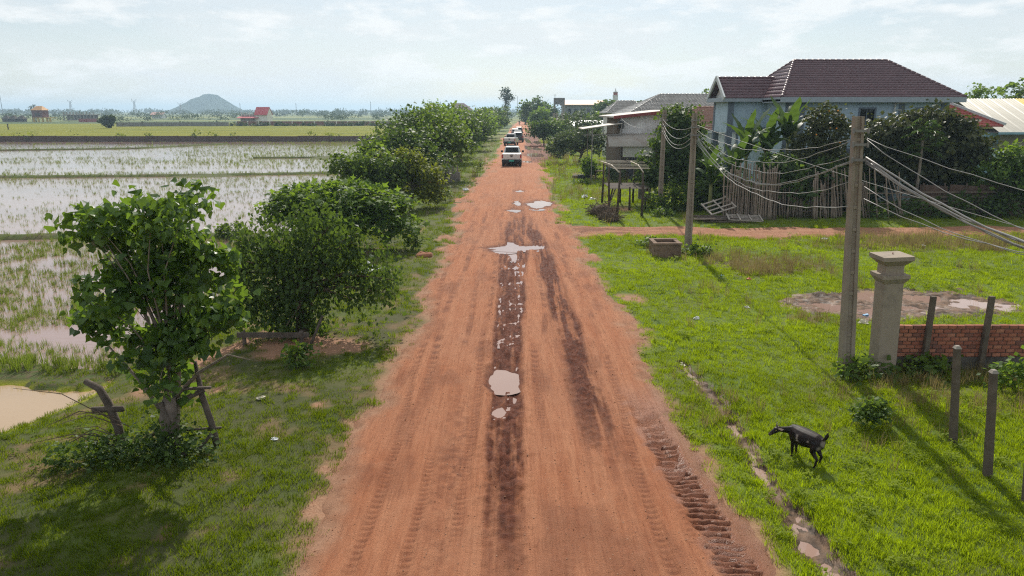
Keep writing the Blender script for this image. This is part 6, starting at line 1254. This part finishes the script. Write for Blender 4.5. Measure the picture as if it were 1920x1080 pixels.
# ------------------------------------------------------------------ far landscape on the left and haze
FR = np.random.default_rng(77)
def far_left():
    # yellow-green rice beyond the low wall
    t = NT('ripening_rice'); c = t.mix(t.ramp(t.noise(1, 4, .6, t.co((.05,.12,1))), .35, .65), (.17,.185,.022), (.27,.255,.030)); c = t.mix(t.ramp(t.noise(2.5, 3, .6), .45, .7), c, (.13,.16,.025)); t.set(col=c, rough=.95, spec=.1); t.bump(t.noise(4, 3, .7), 1, .3)
    xs = np.linspace(-330, -20, 90); ys = np.linspace(144.5, 300, 60); x, y, Fc = tensor(xs, ys); tag(link('rice_field', np_mesh('rice_field', np.stack([x, y, .28+.25*fbm(x*.2, y*.2, 3, 301)], 1), Fc, True), t.m), kind='structure')
    w = empty('low_wall', (-24, 143, -.3), 'long low dark brown wall along the far side of the flooded paddies', 'wall'); m = mat('weathered_wall', (.115,.085,.075), .95, .3, .3, .2, dirt=(.075,.055,.045), dscale=.6)
    me = MB().box(-5.96,0,-.1,.1,-.3,1.02).mesh('wall_panel'); me.materials.append(m); me2 = MB().box(-.14,.14,-.16,.16,-.3,1.08).mesh('wall_post'); me2.materials.append(m)
    for i in range(32): link('wall_panel', me, None, w, (-i*6.0-.02, 0, FR.normal()*.02)); link('wall_post', me2, None, w, (-i*6.0, -.03, 0))
    # lone tree, post, vine-grown wall, brick wall
    tree('lone_round_tree', (-124, 224), scatter_blobs(4.4, 4, 3.6, 8, .6), 'lone dark round tree in the ripening rice field', leafm='far', nclump=90, per=22, L=.5, cr=.35, tr=.2)
    o = empty('field_post', (-142, 205, 0), 'single dark post in the ripening rice field', 'post'); MB().tube([(0,0,0),(0,0,1.9)], .16, 6).build('shaft', DKWOOD, o); MB().box(-.2,.2,-.2,.2,1.9,2.0).build('cap', DKWOOD, o)
    g = empty('grey_wall', (-134, 247, 0), 'grey boundary wall overgrown with bushes behind the lone tree', 'wall'); me = MB().box(0,3.9,-.1,.1,-.1,1.75).mesh('wall_panel'); me.materials.append(mat('grey_block', (.20,.195,.185), .95, .25, .5)); me2 = MB().box(-.15,.15,-.18,.18,-.1,1.9).mesh('wall_post'); me2.materials.append(MATS['grey_block'])
    for i in range(9): link('wall_panel', me, None, g, (i*4+.02, i*.6, 0), (0,0,.15)); link('wall_post', me2, None, g, (i*4, i*.6-.03, 0))
    b = empty('far_brick_wall', (-99, 262, 0), 'long red brown brick boundary wall with pale posts across the fields', 'wall'); me = MB().box(0,3.9,-.1,.1,-.1,1.9).mesh('wall_panel'); me.materials.append(mat('far_brick', (.19,.085,.065), .95, .25, .6)); me2 = MB().box(-.16,.16,-.2,.2,-.1,2.0).mesh('wall_post'); me2.materials.append(WHITEW)
    for i in range(20): link('wall_panel', me, None, b, (i*4+.02, 0, 0)); link('wall_post', me2, None, b, (i*4, -.03, 0))
    bb = []
    for i in range(34): bb.append((-66+i*2.9+FR.normal(), FR.normal()*.8, .45, FR.uniform(1,2.2), 1, FR.uniform(.5,1.3)))
    tree('hedge', (-66, 256, -.1), bb, 'straggling hedge of bushes along the far boundary walls', 'hedge', leafm='far', nclump=420, per=16, L=.5, cr=.4, trunk=False)
    bb = [(FR.uniform(-60, 60), 0, .3, FR.uniform(.5,1.5), .5, FR.uniform(.3,.8)) for i in range(26)]
    tree('weed_fringe', (-75, 143.8, .2), bb, 'thin weeds growing over the top of the low dark wall', 'weeds', leafm='yellow', nclump=120, per=10, L=.35, cr=.4, trunk=False)
    # red roofed house
    h = empty('far_red_house', (-116, 330, 0), 'far white house with steep red roof and balcony', 'house'); RR = mat('far_red_roof', (.40,.05,.06), .6)
    MB().box(0,5.4,0,7,0,4.0).build('wall', WHITEW, h); MB().poly([(5.4,0,4),(5.4,7,4),(5.4,3.5,7)]).build('gable', WHITEW, h); MB().hexa([(-.4,-.6,3.7),(5.6,-.6,3.7),(5.6,3.5,7.1),(-.4,3.5,7.1),(-.4,-.6,3.9),(5.6,-.6,3.9),(5.6,3.5,7.3),(-.4,3.5,7.3)]).hexa([(-.4,3.5,7.1),(5.6,3.5,7.1),(5.6,7.6,3.7),(-.4,7.6,3.7),(-.4,3.5,7.3),(5.6,3.5,7.3),(5.6,7.6,3.9),(-.4,7.6,3.9)]).build('roof', RR, h)
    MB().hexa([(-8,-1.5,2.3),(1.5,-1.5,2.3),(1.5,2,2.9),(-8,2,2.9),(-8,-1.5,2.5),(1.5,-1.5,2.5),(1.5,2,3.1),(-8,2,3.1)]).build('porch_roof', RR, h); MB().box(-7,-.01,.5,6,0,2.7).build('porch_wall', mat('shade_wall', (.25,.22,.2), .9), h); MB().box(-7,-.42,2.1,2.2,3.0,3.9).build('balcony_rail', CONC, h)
    for i in range(6): MB().box(-7+i*1.2,-6.8+i*1.2,2,2.2,3.1,5.0).build('column', WHITEW, h)
    # tower house on yellow piles
    h = empty('tower_house', (-242, 375, 0), 'narrow red brown tower house with orange roof on yellow base', 'house'); MB().box(-2.6,2.6,-2.6,2.6,2.3,6.0).build('wall', mat('maroon_wall', (.14,.05,.045), .9), h); MB().hexa([(-3,-3,5.9),(3,-3,5.9),(3,3,5.9),(-3,3,5.9),(-1.5,-.1,8),(1.5,-.1,8),(1.5,.1,8),(-1.5,.1,8)]).build('roof', mat('orange_roof', (.55,.30,.12), .7), h)
    for x in (-2.2,0,2.2,4.5,6): MB().box(x-.35,x+.35,-2.5,-1.9,0,2.3).build('pile', mat('yellow_paint', (.50,.33,.04), .8), h)
    MB().box(-2.6,6.5,-2.6,2.6,2.05,2.28).build('deck', MATS['yellow_paint'], h); MB().box(-1.2,-.2,-2.68,-2.61,3,4.6).box(.3,1.3,-2.68,-2.61,3,4.6).build('window', GLASSD, h)
    for i, (px, lab) in enumerate(((14,'leftmost thatched hut at the far field edge'),(27,'middle thatched hut at the far field edge'),(42,'right thatched hut at the far field edge near the palm'))):
        h = empty('thatched_hut', (XY(px, 380), 380, 0), lab, 'hut', 'thatched huts'); MB().hexa([(-2,-2,1.4),(2,-2,1.4),(2,2,1.4),(-2,2,1.4),(-.5,-.1,3.3),(.5,-.1,3.3),(.5,.1,3.3),(-.5,.1,3.3)]).build('roof', mat('thatch', (.16,.13,.10)), h); MB().box(-1.5,1.5,-1.5,1.5,0,1.39).build('wall', DKWOOD, h)
    h = empty('construction_site', (XY(148, 420), 420, 0), 'long unfinished concrete building with rows of bare columns', 'building'); MB().box(-9,9,0,8,3.2,3.6).box(-9,9,0,8,.2,.5).build('floor_slab', CONC, h)
    for i in range(10): MB().box(-8.8+i*1.9,-8.3+i*1.9,.2,.7,.5,5.0).build('column', CONC, h)
    MB().box(-9,9,4,4.2,.5,3.2).build('back_wall', mat('dull_brick', (.20,.13,.10)), h)
    h = empty('red_fence', (XY(148, 372), 372, 0), 'far red panel fence right of the tower house', 'fence'); me = MB().box(0,1.15,-.05,.05,0,1.7).mesh('panel'); me.materials.append(mat('red_panel', (.28,.07,.06), .9))
    for i in range(10): link('panel', me, None, h, (i*1.2, 0, 0))
    h = empty('pale_far_shed', (XY(295, 560), 560, 0), 'tiny far shed with pale pink roof', 'shed'); MB().box(-4,4,0,6,0,2.6).build('wall', WHITEW, h); MB().hexa([(-5,-1,2.5),(5,-1,2.5),(5,3,4.4),(-5,3,4.4),(-5,-1,2.7),(5,-1,2.7),(5,3,4.6),(-5,3,4.6)]).build('roof', mat('pink_roof', (.5,.3,.25), .7), h)
    h = empty('purple_roofed_house', (XY(866, 330), 330, 0), 'far house with dark purple stepped roof behind left trees', 'house'); MB().box(-4,4,0,8,0,6).build('wall', WHITEW, h); MB().hexa([(-4.6,-1,6),(5,-1,6),(5,9,6),(-4.6,9,6),(-4.5,3,9),(.8,3,9),(.8,5,9),(-4.5,5,9)]).build('roof', TILE_P, h)
    h = empty('far_red_roofed_house', (XY(905, 300), 300, 0), 'far house with small red roof behind the left trees', 'house'); MB().box(-2,2,0,6,0,4.2).build('wall', WHITEW, h); MB().hexa([(-2.4,-.6,4.1),(2.4,-.6,4.1),(2.4,6.6,4.1),(-2.4,6.6,4.1),(-2.2,3,6.4),(2.2,3,6.4),(2.2,3.2,6.4),(-2.2,3.2,6.4)]).build('roof', TILE_R, h)
    # palms
    for px, Y, hh, lab in ((68,378,7.5,'palm left of the tower house'),(62,384,6.8,'second palm further left of the tower house'),(790-28,420,5,'small palm before the far tree line')):
        t_ = empty('palm_tree', (XY(px, Y), Y, 0), lab, 'palm', 'far palms'); MB().tube([(0,0,0),(.2,0,hh*.5),(0,0,hh)], [.3,.22,.18], 6).build('trunk', BARK, t_, True); mb = MB()
        for i in range(16):
            a = i*2.4; el = R(60-80*i/16); d = Vector((math.cos(a)*math.cos(el), math.sin(a)*math.cos(el), math.sin(el))); s_ = Vector((-math.sin(a), math.cos(a), 0))*.28; p = Vector((0,0,hh)); q = p+d*1.5; e = q+d*.9-Vector((0,0,.7)); mb.poly([p, q-s_, e, q+s_])
        c = mb.build('crown', lm('far'), t_)
    # pylons and masts
    for px, top, lab in ((132,187,'left lattice power pylon on the horizon'),(252,186,'middle lattice power pylon on the horizon'),(338,192,'right lattice power pylon beside the hill')):
        Y = 1250; H = ZY(top, Y); t_ = empty('power_pylon', (XY(px, Y, 15), Y, 0), lab, 'pylon', 'lattice power pylons'); m = MB(); wb = 2.6
        for sx in (-1, 1):
            for sy in (-1, 1): m.bar((sx*wb,sy*wb,0),(sx*.7,sy*.7,H*.72), .34); m.bar((sx*.7,sy*.7,H*.72),(sx*.6,sy*.6,H*.88), .3)
        for k in range(6):
            z0, z1 = H*.72*k/6, H*.72*(k+1)/6; w0 = wb+(.7-wb)*k/6; w1 = wb+(.7-wb)*(k+1)/6; m.bar((-w0,-w0,z0),(w1,-w1,z1), .22); m.bar((w0,-w0,z0),(-w1,-w1,z1), .22); m.bar((-w1,-w1,z1),(w1,-w1,z1), .22)
        m.build('tower', STEEL, t_)
        a = MB()
        for s in (-1, 1): a.bar((s*.5,0,H*.86),(s*4.2,0,H), .4); a.bar((s*.5,0,H*.76),(s*3.4,0,H*.84), .32); a.bar((s*3.4,0,H*.84),(s*4.2,0,H), .22)
        a.build('cross_arm', STEEL, t_)
    for px, top, lab in ((3,176,'thin mast at left edge of horizon'),(555,193,'thin mast above far tree line right of red house'),(695,190,'tallest thin mast over middle of the fields'),(826,190,'thin mast left of the purple roof'),(970,180,'thin mast right of the tall thin tree'),(450,193,'thin mast right of the hill')):
        Y = 1000; H = ZY(top, Y); t_ = empty('radio_mast', (XY(px, Y, 12), Y, 0), lab, 'mast', 'thin masts on the horizon'); MB().tube([(0,0,0),(0,0,H)], [.55,.25], 5).build('shaft', STEEL, t_); MB().bar((-.9,0,H*.9),(.9,0,H*.9), .3).build('cross_arm', STEEL, t_)
far_left()
def far_wood():
    V = []; Fs = []; rr = []; nb = 0
    def clump(x, y, w, h, n, L):
        nonlocal nb
        d = unit(FR.normal(size=(n, 3))); d[:,2] = np.abs(d[:,2])**.8; C = np.stack([x+d[:,0]*w/2*FR.uniform(.5,1,n), y+d[:,1]*w/3, h*(.12+.86*d[:,2]*FR.uniform(.45,1,n))], 1)
        v, f, k = leaf_arrays(C, d+FR.normal(size=(n, 3))*.4, np.array([0,0,.8])+FR.normal(size=(n, 3))*.5, np.full(n, L)*FR.uniform(.6,1.3,n), np.full(n, L)*.7, 'diamond')
        V.append(v); Fs.append(f+nb); rr.append(np.repeat(np.clip(.5+.25*FR.normal(size=1)+.15*FR.normal(size=n), 0, 1), k)); nb += len(v)
    for Y, num, hlo, hhi, lo, hi in ((430,34,2,4.5,-.78,-.05),(560,70,2.5,5.5,-.78,.15),(760,110,3,7,-.78,.3),(1000,150,4,8.5,-.8,.8),(1250,170,5,9.5,-.8,.8),(1500,170,6,10.5,-.8,.8),(1750,170,7,12,-.85,.85)):
        for i in range(num):
            y = Y*FR.uniform(.88,1.12); x = FR.uniform(lo, hi)*y; h = FR.uniform(hlo, hhi)*FR.uniform(.7,1.1); clump(x, y, h*FR.uniform(1.2,4.5), h, 46, max(.8, Y*.0022))
    for i in range(90):       # trees behind the houses on the right
        y = FR.uniform(200, 420); x = FR.uniform(.12, .85)*y; h = FR.uniform(4.5, 6.8)
        if 12 < x < 45 and 245 < y < 305: continue
        clump(x, y, FR.uniform(6,14), h, 80, 1.0)
    o = link('far_woods', np_mesh('far_woods', np.concatenate(V), np.concatenate(Fs), False, {'rnd': np.concatenate(rr)}), lm('far')); tag(o, 'distant belts of trees along the horizon', 'woods', kind='stuff')
far_wood()
def hill():
    Y = 1850; k = Y/3000; cx = XY(398, Y, 20); xs = np.linspace(-330, 330, 110); ys = np.linspace(-260, 260, 60); x, y, Fc = tensor(xs, ys)
    r = np.hypot(x*np.where(x < 0, .72, .86), y*.8)
    z = 63*np.exp(-(r/78)**2)*(1)+18*np.exp(-(r/30)**2*.8)*.35+14*np.exp(-((x+95)/75)**2-(y/90)**2)+9*(1-np.abs(2*fbm(x*.022, y*.022, 3, 402)-1))*np.exp(-(r/110)**2)+(fbm(x*.08, y*.08, 4, 401)-.5)*7*np.exp(-(r/130)**2)
    t = NT('hill_forest'); c = t.mix(t.ramp(t.noise(.03, 5, .7), .38, .62), (.022,.042,.022), (.06,.085,.04)); t.set(col=c, rough=1, spec=0); t.bump(t.noise(.2, 4, .7), 1, 3)
    tag(link('hill', np_mesh('hill', np.stack([x*k+cx, y*k+Y, z*k-1.0], 1), Fc, True), t.m), kind='structure')
hill()
def haze():
    o = MB().box(-6400, 6400, -1200, 7600, -4, 52).build('haze', None); t = NT('haze_air'); t.n.remove(t.b); v = t.n.new('ShaderNodeVolumePrincipled'); v.inputs['Color'].default_value = (.60,.81,1,1); v.inputs['Density'].default_value = .00037; v.inputs['Anisotropy'].default_value = .3
    t.L.new(v.outputs[0], t.out.inputs['Volume']); o.data.materials.append(t.m); tag(o, kind='stuff')
haze()
